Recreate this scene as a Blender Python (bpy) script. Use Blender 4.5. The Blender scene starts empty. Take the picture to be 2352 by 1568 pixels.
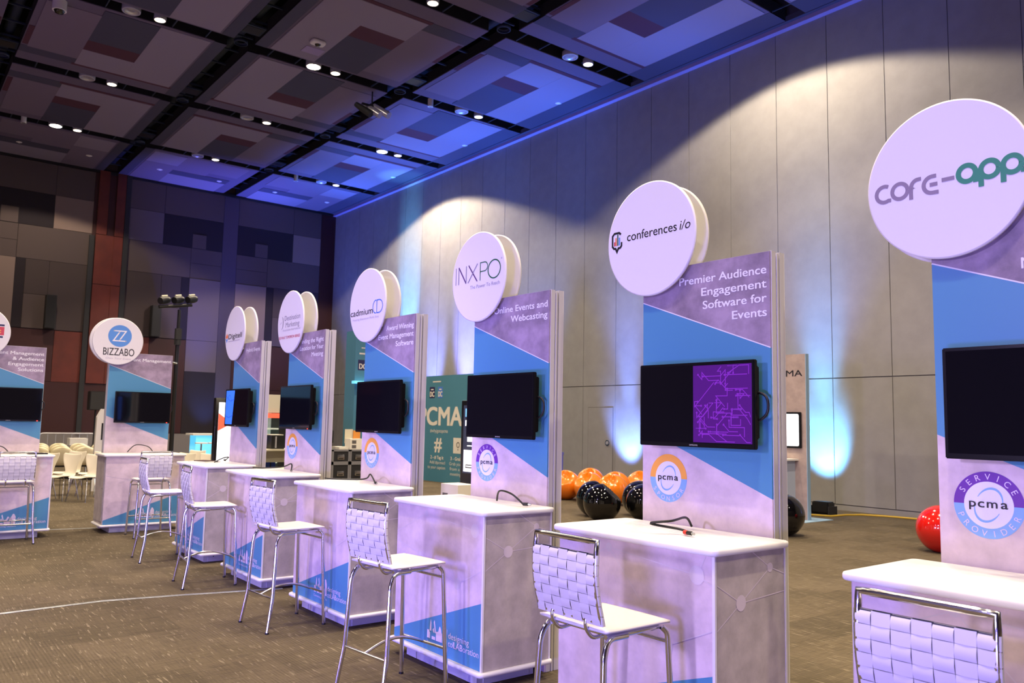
import bpy, bmesh, math, random
from math import sin, cos, pi, radians as R, atan2, sqrt
from mathutils import Vector as V, Matrix
random.seed(4)
SC = bpy.context.scene
COL = SC.collection

# ------------------------------------------------------------------ camera
cam = bpy.data.objects.new('camera', bpy.data.cameras.new('camera'))
COL.objects.link(cam)
YAW, PITCH, ROLL = R(38.178), R(5.693), R(1.118)
fw = V((sin(YAW)*cos(PITCH), cos(YAW)*cos(PITCH), sin(PITCH)))
rt = V((cos(YAW), -sin(YAW), 0)); up = rt.cross(fw)
r2 = rt*cos(ROLL)+up*sin(ROLL); u2 = up*cos(ROLL)-rt*sin(ROLL)
M = Matrix((r2, u2, -fw)).transposed().to_4x4(); M.translation = (0, 0, 1.6)
cam.matrix_world = M
cam.data.sensor_width = 36; cam.data.lens = 36*1868.3/2352
cam.data.clip_end = 200
cam.data.dof.use_dof = True; cam.data.dof.focus_distance = 4.6; cam.data.dof.aperture_fstop = 5.0
SC.camera = cam

# ------------------------------------------------------------------ world, view
w = bpy.data.worlds.new('world'); SC.world = w; w.use_nodes = True
w.node_tree.nodes['Background'].inputs[0].default_value = (.30, .24, .42, 1)
w.node_tree.nodes['Background'].inputs[1].default_value = .10
SC.view_settings.view_transform = 'Standard'; SC.view_settings.look = 'None'
SC.view_settings.exposure = 0.0; SC.view_settings.gamma = 1; SC.view_settings.use_curve_mapping = False
SC.cycles.use_denoising = True
SC.cycles.sample_clamp_indirect = 4
SC.cycles.max_bounces = 6; SC.cycles.diffuse_bounces = 3; SC.cycles.glossy_bounces = 3

# ------------------------------------------------------------------ lights
WARM = (1, .82, .58); LAV = (.62, .50, 1.0); BLUE = (.10, .26, 1.0); INDIGO = (.20, .16, 1.0)
def spot(loc, to, power, col, deg, blend=.15, size=.1):
    l = bpy.data.lights.new('lamp', 'SPOT'); l.energy = power; l.color = col
    l.spot_size = R(deg); l.spot_blend = blend; l.shadow_soft_size = size
    o = bpy.data.objects.new('lamp', l); COL.objects.link(o); o.location = loc
    o.rotation_euler = (V(to)-V(loc)).to_track_quat('-Z', 'Y').to_euler(); return o
def area(loc, to, power, col, sx, sy):
    l = bpy.data.lights.new('wash', 'AREA'); l.energy = power; l.color = col; l.shape = 'RECTANGLE'; l.size = sx; l.size_y = sy
    o = bpy.data.objects.new('wash', l); COL.objects.link(o); o.location = loc
    o.rotation_euler = (V(to)-V(loc)).to_track_quat('-Z', 'Y').to_euler(); return o
ZC = 10.42                      # ceiling underside
BACK, RIGHT, LEFT, FRONT = 32.0, 15.3, -11.2, -9.0
# big house lamps that are switched on (the four in view, then the ones over the near half of the hall)
for x, y, p in ((3.95, 27.85, 1100), (12.69, 23.27, 3000), (8.11, 18.64, 1300), (12.69, 9.45, 2000),
                (3.87, 14.07, 1300), (8.15, 4.85, 1500), (3.87, 4.85, 450), (-.5, 9.45, 450), (-.5, .3, 500), (-4.9, 18.6, 800), (3.87, -4.3, 1500), (8.15, -3.2, 1300)):
    spot((x, y, ZC-.05), (x, y, 0), p, WARM, 136, .12, .13)
# the small narrow downlights beside them
for x in (-8.6, -4.0, .15, 4.47, 8.75):
    for y in (27.87, 23.27, 18.67, 14.07, 9.47, 4.87, .27):
        if x < -5 and y < 5: continue
        spot((x, y, ZC-.05), (x, y, 0), 1650 if x > 8 else 1250, WARM, 76, .7, .10)
# lavender event wash on the front of the booths, from low light trees in the middle of the hall
spot((-6.2, 2.4, 3.0), (3.2, 3.0, 1.95), 1700, LAV, 40, .7, .3)
spot((-4.5, 2.6, 6.6), (3.2, 3.2, 1.5), 450, LAV, 44, .6, .25)
spot((-4.5, 6.0, 6.6), (3.2, 7.6, 1.5), 450, LAV, 44, .6, .25)
spot((-6.2, 6.4, 3.0), (3.2, 7.8, 1.95), 1850, LAV, 40, .7, .3)
spot((0.0, 3.4, 3.0), (2.3, 12.5, 1.7), 800, LAV, 34, .7, .3)
spot((-2.6, .2, .35), (3.2, 3.2, 1.1), 1000, (.24, .19, 1), 74, .8, .45)
spot((-2.4, 4.6, .35), (3.2, 6.6, .9), 900, (.24, .19, 1), 80, .8, .45)
spot((.4, 6.8, .35), (2.6, 12.2, 1.0), 260, (.34, .28, 1), 56, .8, .45)
# unseen violet uplights at the far left, added to tint the ceiling
for p in ((-6, 6, .4), (-4.5, 16, .4), (-7, -3, .4)): spot(p, (p[0]+2, p[1]+2, 10), 520, (.44, .24, 1), 130, .9, .2)
# blue uplights along the right wall
CY = (.13, .50, 1)
for y, p, c, q in ((9.13, 1700, CY, .75), (4.4, 300, BLUE, .35), (14.55, 1300, (.16, .30, 1), .9), (18.2, 420, INDIGO, 1.2), (21.7, 900, (.16, .26, 1), 1.3), (25.5, 900, CY, 1.5), (29.5, 260, BLUE, .8)):
    spot((14.45, y-.3, .28), (15.3, y, 1.32), p*.8, c, 54, .75, .10)
    spot((14.45, y-.1, .3), (15.28, y, 3.4), p*1.3, c, 22, 1, .10)
    spot((14.3, y, .4), (14.05, y, 10.4), 4600*q, (.05, .19, 1), 50, .9, .2)
spot((13.4, 25.4, .3), (15.3, 25.6, 6.4), 15000, CY, 17, .9, .10)
spot((14.4, 25.3, .3), (14.6, 25.2, 10.4), 6000, CY, 12, .9, .10)
spot((13.6, 21.8, .3), (15.3, 21.8, 4.2), 8000, (.24, .24, 1), 26, 1, .10)
spot((13.6, 23.8, .3), (15.3, 23.8, 4.0), 6000, (.20, .28, 1), 26, 1, .10)
# blue uplights at the back wall
spot((10.1, 31.0, .3), (10.2, 32, 3), 420, BLUE, 50, .9, .1)
spot((9.8, 30.6, .3), (9.8, 30.9, 10.4), 4600, (.12, .14, 1), 46, .9, .2)
spot((13.0, 30.6, .3), (13.0, 30.6, 10.4), 3000, (.10, .14, 1), 56, .9, .2)
spot((7.9, 25.2, .6), (7.9, 24.3, .8), 30, (.1, .6, 1), 120, .5, .1)

# ------------------------------------------------------------------ materials
MAT = {}
def mat(name, col, rough=.5, metal=0, emit=None, es=0, noise=None, spec=.5, coat=0, alpha=1, bump=0):
    m = bpy.data.materials.new(name); m.use_nodes = True; nt = m.node_tree; b = nt.nodes['Principled BSDF']
    b.inputs['Base Color'].default_value = (*col, 1); b.inputs['Roughness'].default_value = rough; b.inputs['Metallic'].default_value = metal
    b.inputs['Specular IOR Level'].default_value = spec; b.inputs['Coat Weight'].default_value = coat
    if emit: b.inputs['Emission Color'].default_value = (*emit, 1); b.inputs['Emission Strength'].default_value = es
    if noise:
        scale, amt = noise[:2]
        tc = nt.nodes.new('ShaderNodeTexCoord'); n = nt.nodes.new('ShaderNodeTexNoise'); n.inputs['Scale'].default_value = scale
        n.inputs['Detail'].default_value = 8; n.inputs['Roughness'].default_value = .62
        nt.links.new(tc.outputs['Object'], n.inputs['Vector'])
        cr = nt.nodes.new('ShaderNodeValToRGB'); cr.color_ramp.elements[0].position = .34; cr.color_ramp.elements[1].position = .66
        cr.color_ramp.elements[0].color = (*[max(0, c*(1-amt)) for c in col], 1); cr.color_ramp.elements[1].color = (*[min(1, c*(1+amt)) for c in col], 1)
        nt.links.new(n.outputs['Fac'], cr.inputs[0]); nt.links.new(cr.outputs[0], b.inputs['Base Color'])
        if bump:
            bp = nt.nodes.new('ShaderNodeBump'); bp.inputs['Strength'].default_value = bump; bp.inputs['Distance'].default_value = .01
            nt.links.new(n.outputs['Fac'], bp.inputs['Height']); nt.links.new(bp.outputs[0], b.inputs['Normal'])
    MAT[name] = m; return m
mat('white_laminate', (.86, .85, .84), .35)
mat('white_disc', (.80, .78, .80), .45)
mat('concrete_pale', (.67, .55, .60), .55, noise=(5, .17))
mat('concrete_dark', (.31, .24, .33), .55, noise=(6, .32))
mat('concrete_node', (.66, .58, .63), .55)
mat('concrete_grey', (.47, .42, .40), .55, noise=(6, .2))
mat('band_blue', (.078, .275, .47), .45)
mat('edge_white', (.80, .78, .80), .4)
mat('plinth_grey', (.55, .54, .58), .5)
mat('aluminium', (.70, .68, .70), .45, .25)
mat('aluminium_dark', (.46, .46, .52), .4, .3)
mat('chrome', (.82, .82, .88), .17, 1)
mat('vinyl_white', (.78, .76, .76), .42)
mat('vinyl_gap', (.03, .03, .05), .4)
mat('tv_black', (.006, .006, .008), .22)
mat('tv_screen', (.004, .004, .007), .06, coat=.3)
mat('tv_logo', (.45, .45, .48), .4)
mat('black', (.008, .008, .010), .45)
mat('black_soft', (.02, .02, .024), .7)
mat('cable_black', (.006, .006, .006), .45)
mat('red_plastic', (.6, .03, .02), .4)
mat('led_red', (.9, .05, .03), .4, emit=(1, .04, .02), es=3)
mat('ink_white', (.86, .84, .88), .5)
mat('ink_black', (.012, .011, .016), .5)
mat('ink_grey', (.26, .24, .30), .5)
mat('ink_pale', (.50, .46, .56), .5)
mat('ink_core', (.27, .22, .31), .5)
mat('ink_green', (.03, .26, .16), .5)
mat('ink_darkgreen', (.03, .14, .06), .5)
mat('ink_purple', (.11, .05, .16), .5)
mat('ink_blue', (.10, .29, .72), .5)
mat('ink_cd', (.07, .20, .66), .5)
mat('ink_red', (.62, .06, .10), .5)
mat('ink_orange', (.85, .20, .05), .5)
mat('ink_navy', (.02, .02, .10), .5)
mat('ink_yellow', (.9, .6, .1), .5)
mat('ink_pinkwhite', (.80, .68, .86), .5)
mat('badge_orange', (.92, .42, .07), .5)
mat('badge_purple', (.15, .03, .36), .5)
mat('badge_blue', (.24, .47, .88), .5)
mat('badge_white', (.84, .82, .86), .5)
mat('wall_fabric', (.295, .288, .285), .85, noise=(3, .06))
mat('wall_groove', (.17, .16, .155), .9)
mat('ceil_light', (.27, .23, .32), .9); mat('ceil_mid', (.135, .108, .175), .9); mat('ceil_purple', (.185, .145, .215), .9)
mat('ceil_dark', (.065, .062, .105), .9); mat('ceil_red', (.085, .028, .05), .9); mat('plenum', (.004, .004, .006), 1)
mat('duct', (.018, .03, .06), .6); mat('ceil_trim', (.36, .28, .50), .6)
mat('bw_base', (0.095, 0.070, 0.072), .9); mat('bw_tan', (0.236, 0.171, 0.155), .9); mat('bw_mid', (0.065, 0.047, 0.049), .9); mat('bw_dark', (0.020, 0.014, 0.021), .9)
mat('bw_grey', (0.140, 0.109, 0.121), .9); mat('bw_blue', (0.079, 0.062, 0.092), .9)
mat('wood_red', (.130, .022, .014), .5, noise=(1.5, .2)); mat('wood_dark', (.042, .008, .009), .5); mat('dado', (.22, .20, .20), .9)
mat('orange_gloss', (.90, .22, .01), .12, coat=.6); mat('black_gloss', (.003, .003, .004), .06, coat=.5); mat('red_gloss', (.62, .012, .008), .12, coat=.6)
mat('shell_cream', (.80, .74, .62), .35); mat('shell_yellow', (.80, .72, .50), .35); mat('seat_cream', (.86, .82, .70), .35)
mat('steel', (.55, .55, .58), .25, 1)
mat('teal', (.06, .21, .32), .6); mat('teal_ink', (.74, .70, .66), .6)
mat('lamp_warm', (1, .9, .75), .5, emit=(1, .82, .55), es=9); mat('lamp_big', (1, .9, .8), .5, emit=(1, .86, .60), es=60)
mat('lamp_off', (.62, .64, .72), .25, .6); mat('lamp_ring', (.5, .5, .56), .4)
mat('screen_white', (.9, .9, .9), .3, emit=(.95, .97, 1), es=1.5)
mat('screen_red', (.8, .1, .05), .3, emit=(1, .12, .06), es=.9)
mat('screen_dark', (.02, .02, .03), .3, emit=(.08, .1, .2), es=.3)
mat('screen_sky', (.2, .5, .9), .3, emit=(.2, .55, 1), es=1.0)
mat('cyan_lit', (.3, .8, .95), .4, emit=(.06, .55, .95), es=.95)
mat('tape_silver', (.34, .36, .36), .3, .5, noise=(30, .3)); mat('cable_yellow', (.55, .36, .03), .6)
mat('board_wood', (.42, .33, .29), .6, noise=(5, .15)); mat('board_edge', (.30, .46, .62), .5); mat('pale_blue', (.46, .54, .68), .5)
mat('paper', (.80, .76, .68), .6); mat('photo_grey', (.12, .11, .11), .5); mat('cream', (.62, .58, .46), .5); mat('card_orange', (.65, .25, .04), .6)
mat('case_trim', (.26, .26, .29), .4, .3); mat('case_black', (.012, .012, .016), .55); mat('blue_plastic', (.03, .09, .62), .4); mat('blue_post', (.12, .14, .55), .4); mat('fridge_glow_grey', (.55, .62, .55), .3, emit=(.50, .60, .50), es=.35)  # fridge back and shelves glow: interior light put into the material
mat('clear_lamp', (.6, .58, .70), .2, .3)

# carpet: half-metre tiles, ribbed, with lighter dashes running along the hall
def carpet():
    m = bpy.data.materials.new('carpet'); m.use_nodes = True; nt = m.node_tree; b = nt.nodes['Principled BSDF']; N = nt.nodes.new; L = nt.links.new
    b.inputs['Roughness'].default_value = .95; b.inputs['Specular IOR Level'].default_value = .15
    tc = N('ShaderNodeTexCoord')
    br = N('ShaderNodeTexBrick'); br.offset = .5; br.inputs['Scale'].default_value = 1; br.inputs['Brick Width'].default_value = .5; br.inputs['Row Height'].default_value = .5
    br.inputs['Mortar Size'].default_value = 0; br.inputs['Color1'].default_value = (0.078, 0.062, 0.040, 1); br.inputs['Color2'].default_value = (0.116, 0.091, 0.060, 1)
    L(tc.outputs['Object'], br.inputs['Vector'])
    def dash(sx, sy, lo, hi):
        mp = N('ShaderNodeMapping'); mp.inputs['Scale'].default_value = (sx, sy, 1); L(tc.outputs['Object'], mp.inputs['Vector'])
        n = N('ShaderNodeTexNoise'); n.inputs['Scale'].default_value = 1; n.inputs['Detail'].default_value = 2; L(mp.outputs[0], n.inputs['Vector'])
        c = N('ShaderNodeValToRGB'); c.color_ramp.elements[0].position = lo; c.color_ramp.elements[1].position = hi; L(n.outputs['Fac'], c.inputs[0]); return c.outputs[0]
    def mix(a, col, fac, mode='MIX', k=1):
        x = N('ShaderNodeMix'); x.data_type = 'RGBA'; x.blend_type = mode; 
        mu = N('ShaderNodeMath'); mu.operation = 'MULTIPLY'; L(fac, mu.inputs[0]); mu.inputs[1].default_value = k; L(mu.outputs[0], x.inputs[0])
        L(a, x.inputs[6]); x.inputs[7].default_value = (*col, 1); return x.outputs[2]
    c = mix(br.outputs['Color'], (0.224, 0.184, 0.132), dash(55, 5.5, .61, .68), k=.85)
    c = mix(c, (.045, .034, .026), dash(5, 90, .52, .62), k=.45)
    c = mix(c, (0.184, 0.148, 0.104), dash(3, 110, .60, .68), k=.35)
    c = mix(c, (.05, .038, .03), dash(120, 4, .5, .6), k=.35)
    # every other tile carries strong ribs
    wv = N('ShaderNodeTexWave'); wv.inputs['Scale'].default_value = 14; wv.inputs['Distortion'].default_value = .6; L(tc.outputs['Object'], wv.inputs['Vector'])
    ck = N('ShaderNodeTexNoise'); ck.inputs['Scale'].default_value = .9; ck.inputs['Detail'].default_value = 0; L(tc.outputs['Object'], ck.inputs['Vector'])
    rp = N('ShaderNodeValToRGB'); rp.color_ramp.elements[0].position = .47; rp.color_ramp.elements[1].position = .55; L(ck.outputs['Fac'], rp.inputs[0])
    mm = N('ShaderNodeMath'); mm.operation = 'MULTIPLY'; L(wv.outputs['Fac'], mm.inputs[0]); L(rp.outputs[0], mm.inputs[1])
    c = mix(c, (0.160, 0.128, 0.092), mm.outputs[0], k=.28)
    L(c, b.inputs['Base Color']); MAT['carpet'] = m
carpet()

# ------------------------------------------------------------------ mesh builder
class MB:
    def __init__(s): s.v = []; s.f = []; s.m = []; s.sm = []; s.k = 0
    def add(s, vs, fs, m, smooth=False):
        o = len(s.v); s.v += [tuple(p) for p in vs]
        for f in fs: s.f.append([i+o for i in f]); s.m.append(m); s.sm.append(smooth)
        return s
    def box(s, x0, x1, y0, y1, z0, z1, m, T=None):
        vs = [V((x, y, z)) for z in (z0, z1) for y in (y0, y1) for x in (x0, x1)]
        if T: vs = [T @ p for p in vs]
        return s.add(vs, [(0, 2, 3, 1), (4, 5, 7, 6), (0, 1, 5, 4), (2, 6, 7, 3), (0, 4, 6, 2), (1, 3, 7, 5)], m)
    def slab(s, x0, x1, y0, y1, z0, z1, m, r=.03, e=.008, n=5):
        """plate with rounded corners and eased edges"""
        def ring(k, z):
            P = []
            for cx, cy, a0 in ((x1-r, y1-r, 0), (x0+r, y1-r, 90), (x0+r, y0+r, 180), (x1-r, y0+r, 270)):
                for i in range(n+1):
                    a = R(a0+90*i/n); P.append((cx+(r-k)*cos(a), cy+(r-k)*sin(a), z))
            return P
        rs = [ring(e, z0), ring(e*.3, z0+e*.3), ring(0, z0+e), ring(0, z1-e), ring(e*.3, z1-e*.3), ring(e, z1)]; c = len(rs[0])
        vs = sum(rs, []); fs = []
        for k in range(5):
            for i in range(c): j = (i+1) % c; fs.append((k*c+i, k*c+j, (k+1)*c+j, (k+1)*c+i))
        s.add(vs, fs, m, True); s.add(rs[0], [tuple(range(c))[::-1]], m); return s.add(rs[5], [tuple(range(c))], m)
    def tube(s, pts, r, m, n=10, closed=False, caps=True, flat=1):
        pts = [V(p) for p in pts]; N = len(pts); rr = r if isinstance(r, (list, tuple)) else [r]*N
        T = []
        for i in range(N):
            a = pts[(i-1) % N] if (closed or i > 0) else pts[0]; b = pts[(i+1) % N] if (closed or i < N-1) else pts[-1]
            T.append((b-a).normalized())
        ref = V((0, 0, 1)) if abs(T[0].z) < .9 else V((1, 0, 0)); u = T[0].cross(ref).normalized(); vs = []
        for i in range(N):
            u = (u - T[i]*u.dot(T[i])).normalized(); b = T[i].cross(u)
            vs += [pts[i]+u*rr[i]*cos(2*pi*k/n)+b*rr[i]*flat*sin(2*pi*k/n) for k in range(n)]
        fs = []
        for i in range(N if closed else N-1):
            j = (i+1) % N
            for k in range(n): l = (k+1) % n; fs.append((i*n+k, i*n+l, j*n+l, j*n+k))
        s.add(vs, fs, m, True)
        if caps and not closed: s.add(vs[:n], [tuple(range(n))[::-1]], m); s.add(vs[-n:], [tuple(range(n))], m)
        return s
    def cyl(s, c, r, h, m, n=32, axis='z', r1=None):
        ax = {'x': V((1, 0, 0)), 'y': V((0, 1, 0)), 'z': V((0, 0, 1))}[axis]; c = V(c)
        return s.tube([c, c+ax*h], [r, r if r1 is None else r1], m, n)
    def lathe(s, prof, m, n=32, c=(0, 0, 0)):
        c = V(c); vs = [c+V((r*cos(2*pi*k/n), r*sin(2*pi*k/n), z)) for r, z in prof for k in range(n)]; fs = []
        for i in range(len(prof)-1):
            for k in range(n): l = (k+1) % n; fs.append((i*n+k, i*n+l, (i+1)*n+l, (i+1)*n+k))
        return s.add(vs, fs, m, True)
    def prism(s, poly, F, d, m):
        """polygon in plane F extruded by d along the normal"""
        a = [F(x, y) for x, y in poly]; b = [F(x, y, d) for x, y in poly]; n = len(a)
        return s.add(a+b, [tuple(range(n))[::-1], tuple(range(n, 2*n))]+[(i, (i+1) % n, n+(i+1) % n, n+i) for i in range(n)], m)
    def poly(s, pts, F, m, d=.001):
        p = [F(x, y, d) for x, y in pts]; return s.add(p, [tuple(range(len(p)))], m)
    def disc(s, c, r, F, m, d=.001, n=40, ry=None):
        ry = ry or r; return s.poly([(c[0]+r*cos(2*pi*k/n), c[1]+ry*sin(2*pi*k/n)) for k in range(n)], F, m, d)
    def ring(s, c, r0, r1, F, m, a0=0, a1=360, d=.001, n=48):
        P = []; 
        for k in range(n+1): a = R(a0+(a1-a0)*k/n); P += [F(c[0]+r0*cos(a), c[1]+r0*sin(a), d), F(c[0]+r1*cos(a), c[1]+r1*sin(a), d)]
        return s.add(P, [(2*k, 2*k+1, 2*k+3, 2*k+2) for k in range(n)], m)
    def stroke(s, pts, wd, F, m, d=.001, cap=False):
        pts = [V((*p, 0)) for p in pts]; N = len(pts); L = []; s.k += 1; d += .00006*(s.k % 14)
        for i in range(N):
            t = V((0, 0, 0))
            if i > 0: t += (pts[i]-pts[i-1]).normalized()
            if i < N-1: t += (pts[i+1]-pts[i]).normalized()
            t.normalize(); nn = V((-t.y, t.x, 0)); k = 1
            if 0 < i < N-1: k = 1/max(.4, nn.dot(V((-(pts[i]-pts[i-1]).normalized().y, (pts[i]-pts[i-1]).normalized().x, 0))))
            h = (wd[i] if isinstance(wd, (list, tuple)) else wd)/2*k
            L += [F(*(pts[i]+nn*h).xy, d), F(*(pts[i]-nn*h).xy, d)]
        s.add(L, [(2*i, 2*i+1, 2*i+3, 2*i+2) for i in range(N-1)], m)
        if cap:
            for p in (pts[0], pts[-1]): s.disc(p.xy, (wd if not isinstance(wd, (list, tuple)) else wd[0])/2, F, m, d, 14)
        return s
    def text(s, body, F, m, x=0, y=0, h=None, wd=None, align='l', bold=0., shear=0., d=.001, cap=None):
        """letters on plane F; y is the baseline; h the cap height; wd the full width"""
        vs, fs = glyphs(body)
        x0 = min(v[0] for v in vs); x1 = max(v[0] for v in vs); sy = h/.727
        sx = wd/(x1-x0) if wd else sy
        ox = {'l': x-x0*sx, 'r': x-x1*sx, 'c': x-(x0+x1)/2*sx}[align]
        for n, (p, q) in enumerate(((-1, -.6), (1, -.6), (-1, .6), (1, .6)) if bold else ((0, 0),)): s.add([F(ox+a*sx+b*sy*shear+p*bold*sy, y+b*sy+q*bold*sy, d+.0001*n) for a, b in vs], fs, m)
        return s
    def arctext(s, body, F, m, c, r, mid, h, step, bold=.01, flip=False, d=.0015):
        n = len(body)
        for i, ch in enumerate(body):
            if ch == ' ': continue
            a = R(mid+(step*(i-(n-1)/2))*(1 if flip else -1)); vs, fs = glyphs(ch); k = h/.727
            x0 = (min(v[0] for v in vs)+max(v[0] for v in vs))/2
            if flip: ux = V((-sin(a), cos(a))); uy = V((-cos(a), -sin(a)))
            else: ux = V((sin(a), -cos(a))); uy = V((cos(a), sin(a)))
            o = V(c)+V((cos(a), sin(a)))*r
            s.add([F(*(o+ux*(p-x0)*k+uy*(q*k-h/2)), d) for p, q in vs], fs, m)
        return s
    def build(s, name, parent=None, bevel=0, segs=2, recalc=True, solid=0, subs=0):
        me = bpy.data.meshes.new(name); me.from_pydata(s.v, [], s.f); names = []
        for k in s.m:
            if k not in names: names.append(k); me.materials.append(MAT[k])
        for p, k, q in zip(me.polygons, s.m, s.sm): p.material_index = names.index(k); p.use_smooth = q
        bm = bmesh.new(); bm.from_mesh(me)
        if recalc: bmesh.ops.recalc_face_normals(bm, faces=bm.faces)
        if bevel: bmesh.ops.bevel(bm, geom=[e for e in bm.edges if len(e.link_faces) == 2 and e.calc_face_angle(0) > .8], offset=bevel, segments=segs, affect='EDGES', clamp_overlap=True)
        bm.to_mesh(me); bm.free()
        o = bpy.data.objects.new(name, me); COL.objects.link(o)
        if parent: o.parent = parent
        if solid: md = o.modifiers.new('solid', 'SOLIDIFY'); md.thickness = solid; md.offset = 0
        if subs: md = o.modifiers.new('sub', 'SUBSURF'); md.levels = md.render_levels = subs
        return o
_G = {}
def glyphs(body, bold=0.):
    k = (body, round(bold, 4))
    if k not in _G:
        c = bpy.data.curves.new('t', 'FONT'); c.body = body; c.size = 1; c.offset = bold; c.resolution_u = 4
        o = bpy.data.objects.new('t', c); COL.objects.link(o)
        me = bpy.data.meshes.new_from_object(o.evaluated_get(bpy.context.evaluated_depsgraph_get()))
        _G[k] = ([(v.co.x, v.co.y) for v in me.vertices], [tuple(p.vertices) for p in me.polygons])
        bpy.data.meshes.remove(me); bpy.data.objects.remove(o); bpy.data.curves.remove(c)
    return _G[k]
def FY(y0): return lambda u, v, d=0: V((u, y0-d, v))          # plane facing -y (towards whoever faces the booth)
def FYb(y0): return lambda u, v, d=0: V((-u, y0+d, v))
def FX(x0): return lambda u, v, d=0: V((x0+d, u, v))           # plane facing +x
def FXm(x0): return lambda u, v, d=0: V((x0-d, -u, v))         # plane facing -x
def FZ(z0): return lambda u, v, d=0: V((u, v, z0+d))
def fillet(pts, r, n=5):
    pts = [V(p) for p in pts]; out = [pts[0]]
    for i in range(1, len(pts)-1):
        a, b, c = pts[i-1], pts[i], pts[i+1]; d0 = (a-b).normalized(); d1 = (c-b).normalized()
        k = min(r, (a-b).length*.45, (c-b).length*.45); p, q = b+d0*k, b+d1*k
        out += [p*(1-t)**2+b*2*t*(1-t)+q*t*t for t in [j/n for j in range(n+1)]]
    return out+[pts[-1]]
def smooth(P, n=7):
    Q = [P[0]]+list(P)+[P[-1]]; out = []; lo = min(p.z for p in P)
    for i in range(1, len(Q)-2):
        a, b, c, d = Q[i-1:i+3]
        for k in range(n):
            t = k/n; v = .5*((2*b)+(c-a)*t+(2*a-5*b+4*c-d)*t*t+(3*b-a-3*c+d)*t**3); v.z = max(v.z, lo); out.append(v)
    return out+[P[-1]]
def tag(o, label, cat, group=None):
    o['label'] = label; o['category'] = cat
    if group: o['group'] = group
    return o
def thing(name, label, cat, loc=(0, 0, 0), rz=0, group=None):
    o = bpy.data.objects.new(name, None); COL.objects.link(o); o.empty_display_size = .1
    o.location = loc; o.rotation_euler = (0, 0, rz); return tag(o, label, cat, group)
def struct(o): o['kind'] = 'structure'; return o
def dup(root, label, loc, rz, group=None):
    r = root.copy(); COL.objects.link(r); r.location = loc; r.rotation_euler = (0, 0, rz); r['label'] = label
    if group: r['group'] = group
    for ch in list(root.children):
        c = ch.copy(); COL.objects.link(c); c.parent = r
        for g in list(ch.children):
            d = g.copy(); COL.objects.link(d); d.parent = c
    return r

# ================================================================== the hall
struct(MB().box(LEFT, RIGHT+.2, FRONT, BACK+.2, -.1, 0, 'carpet').build('floor'))
# right wall: fabric panels 1.225 m wide, split at 2.62 m, with a flush door
m = MB(); m.box(RIGHT+.012, RIGHT+.2, FRONT, BACK, 0, ZC+.8, 'wall_groove')
y = 6.46-1.225*12
while y < BACK:
    a, b = max(y, FRONT), min(y+1.225, BACK)
    if b > a:
        for z0, z1 in ((.12, 2.61), (2.63, ZC)): m.box(RIGHT-.012, RIGHT+.013, a+.007, b-.007, z0, z1, 'wall_fabric')
    y += 1.225
struct(m.build('wall_right'))
struct(MB().box(RIGHT-.03, RIGHT+.02, FRONT, BACK, 0, .10, 'wall_fabric').build('baseboard_right'))
d = struct(MB().box(RIGHT-.02, RIGHT-.010, 15.10, 16.05, .02, 2.06, 'wall_groove').box(RIGHT-.03, RIGHT-.008, 15.12, 16.03, .03, 2.04, 'wall_fabric').build('door_1'))
MB().cyl((RIGHT-.045, 15.29, 1.12), .075, .02, 'steel', 24, 'x').cyl((RIGHT-.055, 15.29, 1.12), .045, .012, 'aluminium_dark', 20, 'x').build('door_handle', d)
struct(MB().box(RIGHT-.26, RIGHT-.015, FRONT, BACK, ZC-.02, ZC+.10, 'ceil_dark').box(RIGHT-.16, RIGHT-.012, FRONT, BACK, ZC-.11, ZC-.021, 'ceil_trim').build('trim_1'))
struct(MB().box(LEFT-.2, LEFT, FRONT, BACK, 0, ZC+.8, 'bw_mid').build('wall_left'))
struct(MB().box(LEFT-.2, RIGHT+.2, FRONT-.2, FRONT, 0, ZC+.8, 'bw_mid').build('wall_front'))
# back wall: patchwork of acoustic panels around a timber pilaster
m = MB(); m.box(LEFT, RIGHT, BACK+.02, BACK+.2, 0, ZC+.8, 'bw_mid')
def bp(x0, x1, z0, z1, k, t=.03): m.box(x0+.006, x1-.006, BACK-t, BACK+.021, z0+.006, z1-.006, k)
def bay(o, fl, w):
    """one bay of panels, o = pilaster side, fl = direction away from it"""
    def b(u0, u1, z0, z1, k, t=.03):
        a, c = o+fl*u0, o+fl*u1; bp(min(a, c), max(a, c), z0, z1, k, t)
    b(0, 1.23, 9.24, ZC, 'bw_base'); b(1.23, w, 9.24, ZC, 'bw_base')
    b(0, 1.23, 8.06, 9.24, 'bw_tan' if fl < 0 else 'bw_grey', .032); b(1.23, w, 8.06, 9.24, 'bw_dark')
    b(2.30, 2.83, 8.07, 8.62, 'bw_base', .04)
    b(0, 2.28, 6.89, 8.06, 'bw_base'); b(2.28, w, 7.48, 8.06, 'bw_base'); b(2.28, w, 6.89, 7.48, 'bw_base', .028)
    b(0, 1.26, 4.50, 6.89, 'bw_mid'); b(1.26, 1.98, 4.50, 5.68, 'bw_base', .034); b(1.26, 1.98, 5.68, 6.89, 'bw_mid'); b(1.98, 2.28, 4.5, 6.89, 'bw_dark')
    b(2.28, w, 4.5, 6.89, 'bw_tan' if fl < 0 else 'bw_grey', .036)
    b(0, .96, 2.7, 4.48, 'wood_red', .03); b(.96, 2.28, 2.7, 4.48, 'wood_dark', .03); b(0, 2.28, .95, 2.7, 'wood_dark', .03)
    if fl < 0: b(2.28, w, .95, 4.5, 'wood_dark', .03)
    else: b(2.28, w, 3.3, 4.5, 'bw_grey', .034); b(2.28, w, .95, 3.3, 'bw_dark', .03)
bay(5.84, -1, 3.45); bay(7.04, 1, 3.46)
bp(10.50, 11.09, .95, ZC, 'bw_blue', .028)
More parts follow.
